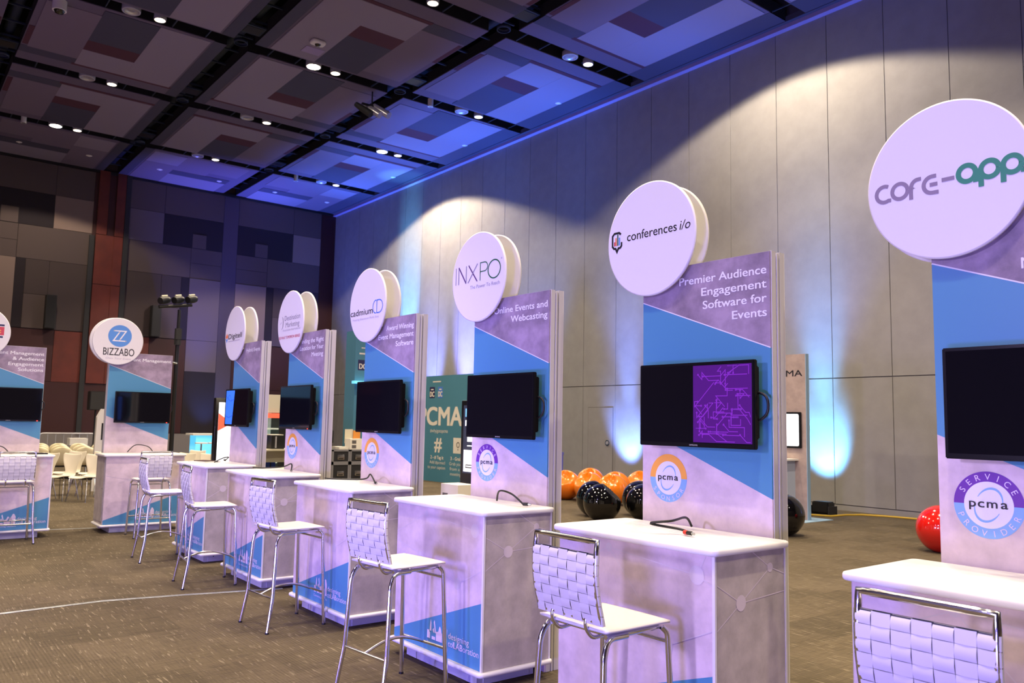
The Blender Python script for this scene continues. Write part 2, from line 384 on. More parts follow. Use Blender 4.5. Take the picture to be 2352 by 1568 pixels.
b0 = bay; bay(14.64, -1, 3.55)
bp(2.0, 2.39, .95, ZC, 'bw_mid'); bay(-1.6, 1, 3.6); bay(-2.9, -1, 3.5); bay(-10.9, 1, 4.4)
for x0 in (5.84, 14.64, -2.9):      # timber pilasters with a dark slot
    m.box(x0, x0+1.2 if x0 < 14 else 15.3, BACK-.05, BACK+.02, .95, ZC, 'wood_dark')
    if x0 < 14:
        for z0, z1 in ((4.4, 6.24), (6.26, 8.06), (8.08, ZC), (2.7, 4.38)):
            m.box(x0+.12, x0+.46, BACK-.11, BACK-.04, z0, z1, 'wood_red'); m.box(x0+.72, x0+1.02, BACK-.11, BACK-.04, z0, z1, 'wood_red')
            if z1 < 8.1: m.box(x0+.46, x0+.72, BACK-.09, BACK-.04, z0, z1, 'wood_red')
        m.box(x0+1.03, x0+1.2, BACK-.12, BACK-.03, .95, ZC, 'black_soft'); m.box(x0-.08, x0+.08, BACK-.12, BACK-.03, .95, 8.0, 'black_soft')
m.box(LEFT, RIGHT, BACK-.06, BACK+.02, 0, .94, 'dado')
struct(m.build('wall_back'))
struct(MB().box(LEFT, RIGHT, BACK-.10, BACK+.02, ZC-.10, ZC+.02, 'black').build('trim_2'))

# ceiling: rafts of patterned panels between open black slots
m = MB(); m.box(LEFT, RIGHT+.2, FRONT, BACK+.2, ZC+.75, ZC+.85, 'plenum')
XB = [10.65-4.35*k for k in range(6)]; YS = [27.87-4.6*k for k in range(9)]
def raft(x0, x1, y0, y1, fu, fv):
    W, D = x1-x0, y1-y0
    m.box(x0, x1, y0, y1, ZC, ZC+.02, 'ceil_mid'); m.box(x0, x1, y0, y1, ZC+.02, ZC+.30, 'plenum')
    def b(u0, u1, v0, v1, k, t=.012):
        if fu: u0, u1 = W-u1, W-u0
        if fv: v0, v1 = D-v1, D-v0
        m.box(x0+max(u0, 0), x0+min(u1, W), y0+max(v0, 0), y0+min(v1, D), ZC-t, ZC+.02, k)
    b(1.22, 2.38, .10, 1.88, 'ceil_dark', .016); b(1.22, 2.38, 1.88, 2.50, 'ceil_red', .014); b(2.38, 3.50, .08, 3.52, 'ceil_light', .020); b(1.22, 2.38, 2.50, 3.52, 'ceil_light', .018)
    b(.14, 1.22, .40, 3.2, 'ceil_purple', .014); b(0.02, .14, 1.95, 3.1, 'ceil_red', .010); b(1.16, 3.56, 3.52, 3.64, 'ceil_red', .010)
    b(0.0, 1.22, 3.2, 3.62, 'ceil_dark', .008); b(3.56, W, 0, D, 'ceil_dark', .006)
xs = [RIGHT+.02]+XB+[LEFT]
for i in range(len(xs)-1):
    x1 = xs[i]-(.25 if i else 0); x0 = xs[i+1]+.25
    if x1-x0 < 1.2: continue
    for j, ys in enumerate(YS):
        y1, y0 = ys-.24, ys-4.6+.24
        if y0 < FRONT: continue
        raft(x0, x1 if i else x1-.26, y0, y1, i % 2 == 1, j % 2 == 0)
    # last strip of rafts against the back wall
    X0, X1 = x0, x1
    m.box(X0, X1, 28.1, BACK, ZC, ZC+.02, 'ceil_mid'); m.box(X0, X1, 28.1, BACK, ZC+.02, ZC+.30, 'plenum')
    L = i % 2 == 1
    def q(u0, u1, v0, v1, k, t=.012):
        W = X1-X0
        if L: u0, u1 = W-u1, W-u0
        m.box(X0+max(0, u0), X0+min(u1, W), v0, v1, ZC-t, ZC+.02, k)
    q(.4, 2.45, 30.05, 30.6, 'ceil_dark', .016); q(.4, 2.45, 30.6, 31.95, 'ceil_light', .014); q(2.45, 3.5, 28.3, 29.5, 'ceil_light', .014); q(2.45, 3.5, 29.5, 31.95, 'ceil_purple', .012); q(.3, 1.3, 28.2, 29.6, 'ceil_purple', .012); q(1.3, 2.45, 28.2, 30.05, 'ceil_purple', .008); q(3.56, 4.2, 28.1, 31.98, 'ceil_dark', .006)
for xb in XB:                        # ducts and hangers seen inside the slots
    m.tube([(xb+.02, FRONT, ZC+.42), (xb+.02, BACK, ZC+.42)], .13, 'duct', 12)
    yy = BACK-.5
    while yy > 2: m.box(xb-.26, xb+.26, yy-.02, yy+.02, ZC+.18, ZC+.22, 'duct'); yy -= .92
    for ys in YS[:6]: m.box(xb-.24, xb+.24, ys-1.0, ys-.55, ZC+.06, ZC+.10, 'duct'); m.box(xb-.19, xb+.19, ys-.95, ys-.6, ZC+.052, ZC+.061, 'black')
for ys in YS[:6]:
    for xb in XB[:4]:
        for dx in (.75, 1.5, 2.9, 3.6): m.box(xb-dx-.012, xb-dx+.012, ys-.24, ys+.24, ZC+.03, ZC+.06, 'duct')
        m.lathe([(.14, ZC+.02), (.16, ZC+.02), (.16, ZC+.10), (.14, ZC+.10)], 'duct', 24, (xb, ys, 0))
    for dx in (.75, 1.5, 3.4, 4.1): m.box(RIGHT-dx-.012, RIGHT-dx+.012, ys-.24, ys+.24, ZC+.03, ZC+.06, 'duct')
struct(m.build('ceiling'))

# ceiling fixtures -------------------------------------------------
ORD = ['first', 'second', 'third', 'fourth', 'fifth', 'sixth', 'seventh']
STR = ['slot nearest the back wall', 'second slot from the back wall', 'third slot from the back wall', 'fourth slot from the back wall', 'nearest slot in view']
BAYN = ['leftmost bay', 'middle bay', 'bay beside the grey wall']
LIT = {(0, 0), (2, 1), (1, 2), (2, 4)}
def downlight(x, y, r, lit, label, big):
    t = thing('ceiling_downlight', label, 'ceiling light', (x, y, ZC), 0, 'large downlights in the ceiling slots' if big else 'small lit downlights in the ceiling slots')
    MB().lathe([(r*.86, .0), (r*.86, -.012), (r, -.012), (r*1.02, .004), (r*1.02, .12), (r*.5, .2)], 'lamp_ring', 28).box(-.03, .03, -.23, .23, .10, .13, 'duct').build('housing', t)
    if lit: MB().disc((0, 0), r*.86, lambda u, v, d=0: V((u, v, -.006)), 'lamp_big' if big else 'lamp_warm', 0, 24).build('lens', t, recalc=False)
    else: MB().lathe([(r*.86, -.004), (r*.55, .04), (r*.3, .015), (.001, .02)], 'lamp_off', 24).build('lens', t)
for j in range(5):
    for i, x in enumerate((3.87, 8.15, 12.68)):
        if (j == 3 and i == 0) or (j == 4 and i < 2): continue
        lit = (i, j) in LIT; yy = YS[j]+(.0 if j else 0)
        if not (j == 3 and i == 1):
            downlight(x, yy, .19, lit, ('bright large downlight' if lit else 'unlit large silver downlight')+f', {STR[j]}, {BAYN[i]}', True)
        if not (j == 4): downlight(x+.60, yy, .13, True, f'small downlight in the {STR[j]}, {BAYN[i]}', False)
def sprinkler(x, y, label):
    t = thing('ceiling_sprinkler', label, 'sprinkler', (x, y, ZC-.012), 0, 'small white fittings on the ceiling')
    MB().lathe([(.001, -.035), (.03, -.035), (.04, -.02), (.09, -.004), (.10, 0), (.001, .01)], 'white_laminate', 20).build('rose', t); MB().cyl((0, 0, -.07), .012, .04, 'steel', 8).build('nozzle', t)
for k, x in enumerate((3.21, 5.28, 7.58, 9.71, 11.88, 14.09)): sprinkler(x, 30.34, f'small white sprinkler close to the back wall, {ORD[k]} from the left of its row')
for k, (x, yy) in enumerate(((14.36, 25.48), (14.36, 20.93), (14.33, 16.37))): sprinkler(x, yy, f'small dark-looking sprinkler beside the grey wall, {ORD[k]} from the back wall')
for x, yy, s in ((11.67, 18.73, 'in the third dark slot, at the bay beside the grey wall'), (11.77, 28.08, 'in the slot nearest the back wall, right bay'), (3.03, 27.94, 'in the slot nearest the back wall, far left bay')):
    t = thing('ceiling_speaker', 'small white cylinder spotlight '+s, 'spotlight', (x, yy, ZC)); MB().cyl((0, 0, -.10), .075, .22, 'white_laminate', 20).build('can', t); MB().disc((0, 0), .06, lambda u, v, d=0: V((u, v, -.103)), 'lamp_off', 0, 20).build('lens', t, recalc=False)
t = thing('security_camera', 'small white dome sensor on the ceiling above the starry bright downlight', 'sensor', (7.61, 17.25, ZC-.02)); MB().slab(-.17, .17, -.12, .12, -.09, 0, 'white_laminate', .07, .03).build('body', t); MB().lathe([(.001, -.14), (.05, -.13), (.07, -.09)], 'black_gloss', 20).build('dome', t)
tag(MB().box(7.50, 7.97, 17.62, 17.98, ZC-.03, ZC-.018, 'ceil_trim').build('access_panel', bevel=.004), 'pale square access panel on the ceiling beside the starry downlight', 'access panel')
t = thing('security_camera', 'white cylindrical camera on the ceiling at the top left of the photo', 'camera', (2.57, 19.2, ZC)); MB().cyl((0, 0, -.22), .14, .22, 'white_laminate', 24).build('housing', t); MB().lathe([(.001, -.30), (.08, -.28), (.11, -.22)], 'black_gloss', 24).build('dome', t)
t = thing('stage_light', 'clear and silver cluster of spotlights hanging below the ceiling slot crossing', 'stage light', (10.0, 19.0, ZC-.1)); MB().tube([(0, 0, .06), (0, 0, -.35)], .02, 'black', 8).box(-.3, .3, -.03, .03, -.36, -.32, 'black').build('bracket', t)
for k, (dx, dy) in enumerate(((-.24, .1), (-.02, 0), (.18, -.12))):
    MB().tube([(dx-.10, dy+.16, -.30), (dx, dy, -.44), (dx+.16, dy-.22, -.62)], [.07, .09, .10], 'clear_lamp' if k else 'black_soft', 14).build('lamp_head', t)

# ================================================================== booths
X0 = 2.985; RZ = -pi/2
def badge(m, F, c, r, top, words):
    m.ring(c, r*.70, r, F, top, 0, 180); m.ring(c, r*.70, r, F, 'badge_blue', 180, 360); m.disc(c, r*.70, F, 'badge_white', .0012)
    def E(a, k=1): x, y = r*.37*k*cos(R(a)), r*.52*k*sin(R(a)); t = R(-24); return (c[0]+x*cos(t)-y*sin(t), c[1]+x*sin(t)+y*cos(t))
    for a0, a1 in ((20, 172), (200, 352)):
        P = [E(a) for a in range(a0, a1, 6)]; m.stroke(P, [r*.015+r*.055*sin(pi*i/(len(P)-1)) for i in range(len(P))], F, 'badge_blue', .0018)
    for ch, x, wd in (('p', -.45, .19), ('c', -.205, .18), ('m', .105, .29), ('a', .445, .19)): m.text(ch, F, 'ink_black', c[0]+x*r, c[1]-r*.08, h=r*.27, wd=r*wd, align='c', d=.0032, bold=.014)
    if words[0]: m.arctext(words[0], F, 'ink_pinkwhite', c, r*.85, 90, r*.19, 20 if len(words[0]) < 8 else 17, .012)
    m.arctext(words[1], F, 'ink_pinkwhite', c, r*.85, 270, r*.19, 19, .012, True)

def arcpts(cx, cy, rx, ry, a0, a1, n=14): return [(cx+rx*cos(R(a0+(a1-a0)*k/n)), cy+ry*sin(R(a0+(a1-a0)*k/n))) for k in range(n+1)]

# logos: drawn about the disc centre (0,0), disc radius .345
def logo_core(m, F):
    g, w = 'ink_core', .017
    S = lambda p, k=g, ww=w: m.stroke(p, ww, F, k, .0012)
    O = lambda x, y, rx, k, ww: S(arcpts(x, y, rx, rx, 0, 360, 36), k, ww)
    y = -.012; h = .036
    S(arcpts(-.262, y, .036, h, 60, 300, 20)+[(-.232, y-h+.004)]); O(-.192, y, .034, g, w); S([(-.143, y-h-.012), (-.143, y)]+arcpts(-.113, y, .030, h, 180, 90, 8)+[(-.098, y+h)])
    S([(-.034, y+h)]+arcpts(-.052, y, .036, h, 90, 270, 16)+[(-.026, y-h)]); S([(-.062, y), (-.030, y)]); S([(-.012, y+.010), (.040, y+.010)])
    g = 'ink_green'; w2 = .021; y = .004; r = .034
    O(.090, y, r, g, w2); S([(.124, y+.012), (.124, y-r-.010)], g, w2)
    for cx in (.178, .262): O(cx, y, r, g, w2); S([(cx-r, y-.004), (cx-r, y-r-.034)], g, w2)
    S([(.292, y-r), (.302, y-r)]+arcpts(.302, y-.016, .018, .018, -90, 0, 8), g, w2*.8); S([(.320, y-.016)]+arcpts(.338, y+.020, .018, .018, 180, 90, 8), g, w2*.8)
def logo_conf(m, F):
    b = 'ink_black'
    S = lambda p, k=b, ww=.013: m.stroke(p, ww, F, k, .0012)
    m.text('conferences', F, b, -.178, .010, h=.056, wd=.385, bold=.004); m.text('i/o', F, b, .226, .010, h=.056, wd=.075, shear=.2)
    x = -.262; S([(x+.032, .062), (x+.018, .074), (x-.022, .074), (x-.038, .060), (x-.038, -.006), (x-.024, -.020), (x-.012, -.020), (x, -.042), (x+.012, -.020), (x+.026, -.020), (x+.038, -.008), (x+.038, .014)])
    for k, (dx, hh, c) in enumerate(((-.020, .026, 'ink_red'), (-.008, .050, 'ink_orange'), (.006, .070, 'ink_darkgreen'), (.020, .048, 'ink_blue'))): m.poly([(x+dx-.005, -.004), (x+dx+.005, -.004), (x+dx+.005, hh-.004), (x+dx-.005, hh-.004)], F, c, .0014)
def logo_inx(m, F):
    y, h = -.035, .135; S = lambda p, k, ww=.008: m.stroke(p, ww, F, k, .0012)
    S([(-.288, y), (-.288, y+h)], 'ink_grey'); S([(-.250, y), (-.250, y+h)], 'ink_grey', .010); S([(-.250, y+h), (-.150, y)], 'ink_purple', .012); S([(-.150, y), (-.150, y+h)], 'ink_grey', .010)
    S([(-.120, y+h), (-.005, y)], 'ink_purple', .011); S([(-.125, y), (-.005, y+h)], 'ink_grey', .009)
    S([(.032, y), (.032, y+h)]+arcpts(.085, y+h*.75, .038, h*.25, 90, -90, 12)+[(.032, y+h*.5)], 'ink_darkgreen', .008)
    m.stroke(arcpts(.205, y+h*.5, .075, h*.5, 0, 360, 40), .010, F, 'ink_darkgreen', .0012)
    m.text('The Power To Reach', F, 'ink_grey', .275, y-.052, h=.028, wd=.37, align='r'); m.ring((.292, y+h), .004, .006, F, 'ink_grey', 0, 360)
def logo_cad(m, F):
    m.text('cadmium', F, 'ink_black', -.315, -.085, h=.062, wd=.425, bold=.006)
    m.stroke(arcpts(.165, -.03, .052, .058, 80, 280, 18), .010, F, 'ink_cd', .0012); m.stroke([(.185, -.088), (.185, .028), (.215, .028)]+arcpts(.225, -.03, .065, .058, 85, -85, 16)+[(.185, -.088)], .010, F, 'ink_cd', .0012)
    m.text('Meeting Education Made Easy', F, 'ink_pale', -.27, -.130, h=.020, wd=.50)
def logo_dest(m, F):
    m.text('Destination', F, 'ink_grey', -.150, .020, h=.058, wd=.41); m.text('Marketing', F, 'ink_grey', -.115, -.055, h=.058, wd=.36)
    m.text('Association International', F, 'ink_pale', -.19, -.095, h=.026, wd=.46)
    m.text('SEE WHAT TOMORROW BRINGS', F, 'ink_red', -.285, -.180, h=.032, wd=.56, bold=.004)
    m.stroke(arcpts(-.245, .0, .06, .075, 70, -70, 14), [.003+.012*sin(pi*i/14) for i in range(15)], F, 'ink_grey', .0012); m.stroke([(-.27, -.01), (-.225, .012)], .006, F, 'ink_pale', .0012)
def logo_dig(m, F):
    x, y = -.272, -.045; m.poly([(x-.05, y+.012), (x, y+.062), (x+.05, y+.012), (x, y-.01)], F, 'ink_orange'); m.poly([(x-.05, y+.0), (x, y-.02), (x+.05, y), (x, y-.062)], F, 'ink_blue')
    m.text('Digitell', F, 'ink_black', -.215, -.062, h=.066, wd=.47, bold=.018); m.stroke([(-.21, -.092), (.19, -.092)], .010, F, 'ink_pale', .0012); m.ring((.285, .008), .006, .009, F, 'ink_grey', 0, 360)
def logo_biz(m, F):
    m.disc((.02, .078), .158, F, 'ink_blue', .0012, 48)
    S = lambda p: m.stroke(p, .016, F, 'ink_white', .0018, True)
    S([(-.062, .150), (.098, .150), (.020, .022)]); S([(.102, .006), (-.066, .006), (.012, .134)])
    m.text('BIZZABO', F, 'ink_black', -.19, -.205, h=.110, wd=.415, bold=.004); m.text('Own Your Event', F, 'ink_pale', -.155, -.262, h=.030, wd=.34, shear=.25)
def logo_red(m, F):
    m.poly([(-.25, -.03), (.262, -.03), (.262, .082), (-.25, .082)], F, 'ink_red'); m.poly([(-.25, .092), (.262, .092), (.262, .116), (-.25, .116)], F, 'ink_navy'); m.poly([(-.25, -.066), (.252, -.066), (.252, -.042), (-.25, -.042)], F, 'ink_navy')
    m.text('c', F, 'ink_yellow', .225, .0, h=.06, align='r', bold=.02, d=.002)

def counter(loc, rz, label):
    t = thing('display_counter', label, 'counter', loc, rz, 'white topped display counters')
    MB().slab(-.545, .545, -.025, .560, 1.028, 1.060, 'white_laminate', .035, .010).build('countertop', t)
    MB().box(-.515, .515, .012, .540, .112, 1.028, 'concrete_grey').build('body', t)
    F = FY(.006); m = MB(); m.prism([(-.508, .113), (.508, .113), (.508, 1.027), (-.508, 1.027)], FY(.012), .006, 'concrete_pale')
    m.poly([(-.508, .114), (.508, .114), (.508, .512), (-.508, .172)], F, 'band_blue', .0006)
    N = [((-.136, .985), .022), ((.42, .932), .042), ((.244, .586), .036), ((-.20, .712), .016)]
    for a, b in (((-.508, .83), N[0][0]), (N[0][0], N[1][0]), (N[0][0], N[2][0]), (N[1][0], (.508, .897)), (N[1][0], (.47, 1.02)), ((-.508, .772), N[3][0]), (N[3][0], N[2][0]), (N[2][0], (.508, .704)), (N[3][0], (-.34, .675))): m.stroke([a, b], .0045, F, 'concrete_node', .0008)
    for c, r in N: m.disc(c, r, F, 'concrete_node', .0012, 28)
    # skyline mark and lettering in the blue corner
    K = 'ink_pinkwhite'; x = -.085; z = .192
    P = lambda pts: m.poly([(x+a, z+b) for a, b in pts], F, K, .0014)
    P([(0, 0), (.035, 0), (.035, .04), (.028, .04), (.022, .052), (0, .052)]); P([(.026, .05), (.048, .05), (.048, .10), (.040, .125), (.034, .10)]); P([(.062, .06), (.074, .045), (.088, .045), (.078, .075)]); P([(.075, .11), (.094, .045), (.104, .045), (.086, .125)])
    P([(.055, 0), (.095, 0), (.095, .02), (.055, .02)]); P([(.104, 0), (.175, 0), (.175, .055), (.168, .060), (.160, .085), (.148, .098), (.138, .085), (.130, .060), (.104, .055)]); P([(.182, 0), (.232, 0), (.232, .09), (.215, .125), (.200, .128), (.182, .09)])
    m.text('designing', F, K, .160, .236, h=.040, wd=.225); m.text('col', F, K, .160, .188, h=.040, wd=.058); m.text('LAB', F, K, .222, .188, h=.040, wd=.095, bold=.02); m.text('oration', F, K, .321, .188, h=.040, wd=.165)
    m.text('Convening Leaders', F, K, -.090, .157, h=.018, wd=.245)
    m.build('front_panel', t)
    G = FX(.521); m = MB(); m.prism([(.018, .113), (.535, .113), (.535, 1.027), (.018, 1.027)], FX(.515), .006, 'concrete_grey')
    for a, b in (((.018, .90), (.19, .806)), ((.19, .806), (.415, .945)), ((.415, .945), (.28, 1.025)), ((.19, .806), (.535, .826)), ((.018, .704), (.19, .806)), ((.415, .945), (.535, .905))): m.stroke([a, b], .0045, G, 'concrete_node', .0008)
    m.disc((.19, .806), .036, G, 'concrete_node', .0012, 28); m.disc((.415, .945), .022, G, 'concrete_node', .0012, 28); m.build('side_panel', t)
    MB().prism([(-.52, .15), (-.03, .15), (-.03, .99), (-.52, .99)], FXm(-.515), .007, 'concrete_grey').cyl((-.528, .08, .60), .010, .008, 'steel', 12, 'x').build('door', t, bevel=.003)
    MB().box(.508, .523, .001, .014, .112, 1.028, 'edge_white').build('edge_trim', t)
    MB().box(.512, .523, .532, .545, .112, 1.028, 'edge_white').build('edge_trim', t)
    MB().slab(-.545, .545, -.025, .560, .082, .112, 'white_laminate', .035, .012).build('base_rail', t)
    m = MB().box(-.41, .41, .06, .50, 0, .083, 'plinth_grey')
    for s in (-.41, .29): m.box(s, s+.12, .052, .061, .004, .080, 'plinth_grey')
    m.box(.409, .416, .10, .46, .004, .08, 'plinth_grey').cyl((.416, .16, .055), .006, .004, 'black', 8, 'x'); m.build('plinth', t)
    return t

def panel(loc, rz, label, lines, logo, bdg, disc_label, dz=2.66):
    t = thing('sign_tower', label, 'sign', loc, rz, 'sign towers with a round top sign')
    y0, y1 = .575, .70; hw = .432; top = 2.50
    F = FY(y0); m = MB()
    zl, zr = 2.318, 2.004; bl, brr = 1.585, 1.245
    m.prism([(-hw, zl), (hw, zr), (hw, top), (-hw, top)], FY(y0+.010), .010, 'concrete_dark')
    m.prism([(-hw, bl), (hw, brr), (hw, zr), (-hw, zl)], FY(y0+.010), .010, 'band_blue')
    m.prism([(-hw, 0), (hw, 0), (hw, brr), (-hw, bl)], FY(y0+.010), .010, 'concrete_pale')
    m.stroke([(-hw, zl), (hw, zr)], .006, F, 'edge_white', .0008)
    m.build('front_graphic', t)
    m = MB()
    for k, (s, w) in enumerate(lines): MB().text(s, F, 'ink_white', .412, 2.388-.0735*k, h=.046, wd=w, align='r', bold=.016, d=.0012).build('tagline', t, recalc=False)
    if bdg: m = MB(); badge(m, F, (-.24, 1.308), .133, *bdg); m.build('sponsor_badge', t, recalc=False)
    m = MB(); m.box(-hw-.004, hw+.004, y0+.010, y0+.045, 0, top+.003, 'aluminium').box(-hw+.006, hw-.006, y0+.045, y1-.045, 0, top-.012, 'aluminium_dark').box(-hw-.004, hw+.004, y1-.045, y1-.006, 0, top+.003, 'aluminium')
    for s in (-1, 1): m.box(s*hw-.007, s*hw+.007, y0+.052, y0+.066, 0, top-.008, 'aluminium')
    m.build('frame', t)
    MB().prism([(-hw-.003, 0), (hw+.003, 0), (hw+.003, top+.003), (-hw-.003, top+.003)], FY(y1), .006, 'edge_white').build('back_graphic', t)
    c = (-.348, dz)
    f = MB().tube([(c[0], .532, c[1]), (c[0], .535, c[1]), (c[0], .549, c[1]), (c[0], .552, c[1])], [.333, .340, .340, .333], 'white_disc', 96)
    f = f.build('round_sign', t); f['label'] = disc_label
    m = MB(); logo(m, lambda u, v, d=0: V((c[0]+u, .532-d, c[1]+v))); m.build('logo', f, recalc=False)
    d = (-.405 if rz else -.352, dz+.015)
    MB().tube([(d[0], .708, d[1]), (d[0], .711, d[1]), (d[0], .725, d[1]), (d[0], .728, d[1])], [.333, .340, .340, .333], 'white_disc', 96).build('rear_round_sign', t)
    m = MB()
    for dx, ez in ((.10, -.25), (.22, -.20), (.03, -.28)): m.cyl((c[0]+dx, .550, c[1]+ez), .012, .026, 'aluminium', 10, 'y')
    m.build('standoff', t)
    return t

CIRC = None
def tv(loc, rz, label, kind=None):
    t = thing('television', label, 'television', loc, rz, 'black wall televisions')
    cx, cz, w, h = .030, 1.714, .765, .448; y = .462
    m = MB().box(cx-w/2, cx+w/2, y, y+.028, cz-h/2, cz+h/2, 'tv_black'); m.build('bezel', t, bevel=.004)
    MB().box(cx-w/2+.035, cx+w/2-.012, y+.027, y+.062, cz-h/2+.05, cz+h/2-.03, 'tv_black').build('rear_housing', t, bevel=.006)
    F = FY(y-.0002); a, b, c, d = cx-w/2+.014, cx+w/2-.014, cz-h/2+.022, cz+h/2-.014
    s = MB().prism([(a, c), (b, c), (b, d), (a, d)], FY(y+.0005), .001, 'tv_screen').build('screen', t)
    MB().text('SAMSUNG', F, 'tv_logo', cx, cz-h/2+.007, h=.008, wd=.055, align='c', d=.0006, bold=.01).build('logo', t, recalc=False)
    MB().box(cx-.16, cx+.16, y+.060, .574, cz-.13, cz+.13, 'black').build('wall_bracket', t)
    MB().tube(fillet([(cx+w/2-.06, y+.05, cz+.07), (cx+w/2+.035, y+.06, cz+.05), (cx+w/2+.04, y+.06, cz-.05), (cx+w/2-.05, y+.055, cz-.10)], .05), .007, 'cable_black', 8).build('cable', t)
    if kind == 'led' : MB().disc((b-.03, c-.012), .010, F, 'led_red', .001, 12, .005).build('standby_light', t, recalc=False)
    if kind == 'circuit':  # purple reflection in the dark glass, painted as a glowing patch
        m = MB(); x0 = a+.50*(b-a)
        m.poly([(x0, c+.004), (b, c+.004), (b, d-.004), (x0, d-.004)], F, 'refl_purple', .0012); rng = random.Random(11)
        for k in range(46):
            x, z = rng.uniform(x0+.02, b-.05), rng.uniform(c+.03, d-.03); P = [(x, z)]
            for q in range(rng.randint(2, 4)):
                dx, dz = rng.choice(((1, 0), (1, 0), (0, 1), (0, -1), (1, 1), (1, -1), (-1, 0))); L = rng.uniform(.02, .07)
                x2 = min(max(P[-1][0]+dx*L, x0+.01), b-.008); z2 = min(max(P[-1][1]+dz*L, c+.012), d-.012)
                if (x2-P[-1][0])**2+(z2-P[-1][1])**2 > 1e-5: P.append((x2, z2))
            if len(P) > 1: m.stroke(P, .0042, F, 'refl_violet', .0016); m.ring(P[0], .002, .0055, F, 'refl_violet', d=.0017, n=12)
        m.build('screen_painted_reflection', s, recalc=False)['label'] = 'purple circuit-board reflection painted on the right half of the screen'
    if kind == 'blue':  # blue reflection in the glass, put in as an emissive shape
        m = MB(); x0 = a+.02; x1 = a+.42*(b-a); m.poly([(x0, c+.004), (x1-.06, c+.004), (x1, d-.004), (x0, d-.004)], F, 'refl_blue', .0012)
        m.stroke(arcpts(x0+.12, cz+.02, .075, .13, 20, 200, 18), .006, F, 'refl_bluedark', .0016); m.stroke([(x0, cz-.10), (x0+.12, cz-.12), (x1-.03, cz-.09)], .007, F, 'refl_bluedark', .0016); m.stroke([(x0, cz+.14), (x0+.14, cz+.08), (x1, cz+.10)], .006, F, 'refl_bluedark', .0016)
        m.build('screen_painted_reflection', s, recalc=False)['label'] = 'bright blue reflection painted on the left part of the screen'
    return t
mat('refl_purple', (.02, .0, .04), .15, emit=(.075, .012, .20), es=1.0); mat('refl_violet', (.1, .0, .2), .15, emit=(.15, .028, .36), es=1.1)  # emissive colours of the reflections painted on the screens
mat('refl_blue', (.02, .05, .3), .15, emit=(.045, .20, .95), es=1.0); mat('refl_bluedark', (.01, .02, .2), .15, emit=(.02, .07, .55), es=1.0)

SP = ('badge_orange', ('', 'SPONSOR')); SV = ('badge_purple', ('SERVICE', 'PROVIDER'))
B = [  # name of the sign in plain words, position, turn, tagline, logo, badge, television
 ('round grey-and-green lowercase sign at the right edge', 1.172, [('P', None), ('Mo', None)], logo_core, SV, None),
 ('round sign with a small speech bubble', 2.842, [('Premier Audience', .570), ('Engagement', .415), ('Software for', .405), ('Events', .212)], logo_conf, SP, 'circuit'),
 ('round sign in tall thin capitals', 4.556, [('Online Events and', .60), ('Webcasting', .40)], logo_inx, SV, None),
 ('round black lowercase sign with blue capitals', 6.283, [('Award Winning', .46), ('Event Management', .60), ('Software', .29)], logo_cad, SP, None),
 ('round sign with one red line', 8.018, [('Finding the Right', .56), ('Location for Your', .56), ('Meeting', .27)], logo_dest, SP, 'led'),
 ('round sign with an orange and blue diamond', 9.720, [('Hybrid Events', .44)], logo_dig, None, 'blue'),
]
ROW = []
for k, (nm, yc, ln, lg, bd, tvk) in enumerate(B):
    loc = (X0, yc, 0)
    counter((X0, yc-(.0 if k else .0), 0), RZ, 'grey white-topped counter below the '+nm)
    ln2 = [(s, w if w else (.035 if s == 'P' else .085)) for s, w in ln]
    tw = panel(loc, RZ, 'tall blue and purple display tower carrying the '+nm, ln2, lg, bd, nm, (2.665, 2.69, 2.685, 2.645, 2.64, 2.64)[k])
    if k == 0:   # only the first letters of its two lines are in the picture
        for ch in [c for c in tw.children if c.name.startswith('tagline')]: bpy.data.objects.remove(ch)
        F = FY(.575)
        for w_, x_, z_ in (('P', -.013, 2.322), ('Mo', -.084, 2.250)): MB().text(w_, F, 'ink_white', x_, z_, h=.046, bold=.016, d=.0012).build('tagline', tw, recalc=False)
    tv(loc, RZ, {None: 'dark television below the '+nm, 'circuit': 'television with a painted purple circuit reflection below the '+nm, 'led': 'dark television with a red light below the '+nm, 'blue': 'television with a painted blue reflection below the '+nm}[tvk], tvk)
for nm, xc, ln, lg in (('round sign with a blue zigzag circle', 3.115, [('Event Management', .60)], logo_biz), ('round red block sign at the left edge', 1.44, [('Event Management', .60), ('& Audience', .37), ('Engagement', .415), ('Solutions', .30)], logo_red)):
    loc = (xc, 12.2, 0)
    counter(loc, 0, 'grey white-topped counter below the '+nm)
    panel(loc, 0, 'tall blue and purple display tower carrying the '+nm, ln, lg, None, nm)
    tv(loc, 0, 'dark television with a red light below the '+nm, 'led')

# small things on the counters
def cord(pts, label, loc, rz, tip=None):
    t = thing('display_cable', label, 'cable', loc, rz, 'black cables on the counters')
    MB().tube(smooth([V(p)+V((0, 0, .003)) for p in pts]), .0065, 'cable_black', 8).build('cord', t)
    a, b = V(pts[-2]), V(pts[-1]); d = (b-a).normalized()
    d.z = max(d.z, 0); d.normalize(); b = b+V((0, 0, .003)); m = MB().tube([b, b+d*.035], .0105, 'cable_black', 8).tube([b+d*.035, b+d*.055], .007, 'steel', 8)
    if tip: m.tube([b-d*.02, b+d*.004], .0115, tip, 8)
    m.build('plug', t); return t
Z = 1.073
cord([(.01, .47, Z), (.03, .40, Z+.05), (.09, .22, Z+.05), (.02, .14, Z+.035), (.12, .25, Z+.01), (.17, .24, Z)], 'black cable with a red band on the counter of the purple television', (X0, 2.842, 0), RZ, 'red_plastic')
cord([(.12, .40, Z), (.20, .36, Z+.07), (.33, .36, Z+.06), (.40, .40, Z)], 'short black cable arching on the counter below the thin capitals sign', (X0, 4.556, 0), RZ)
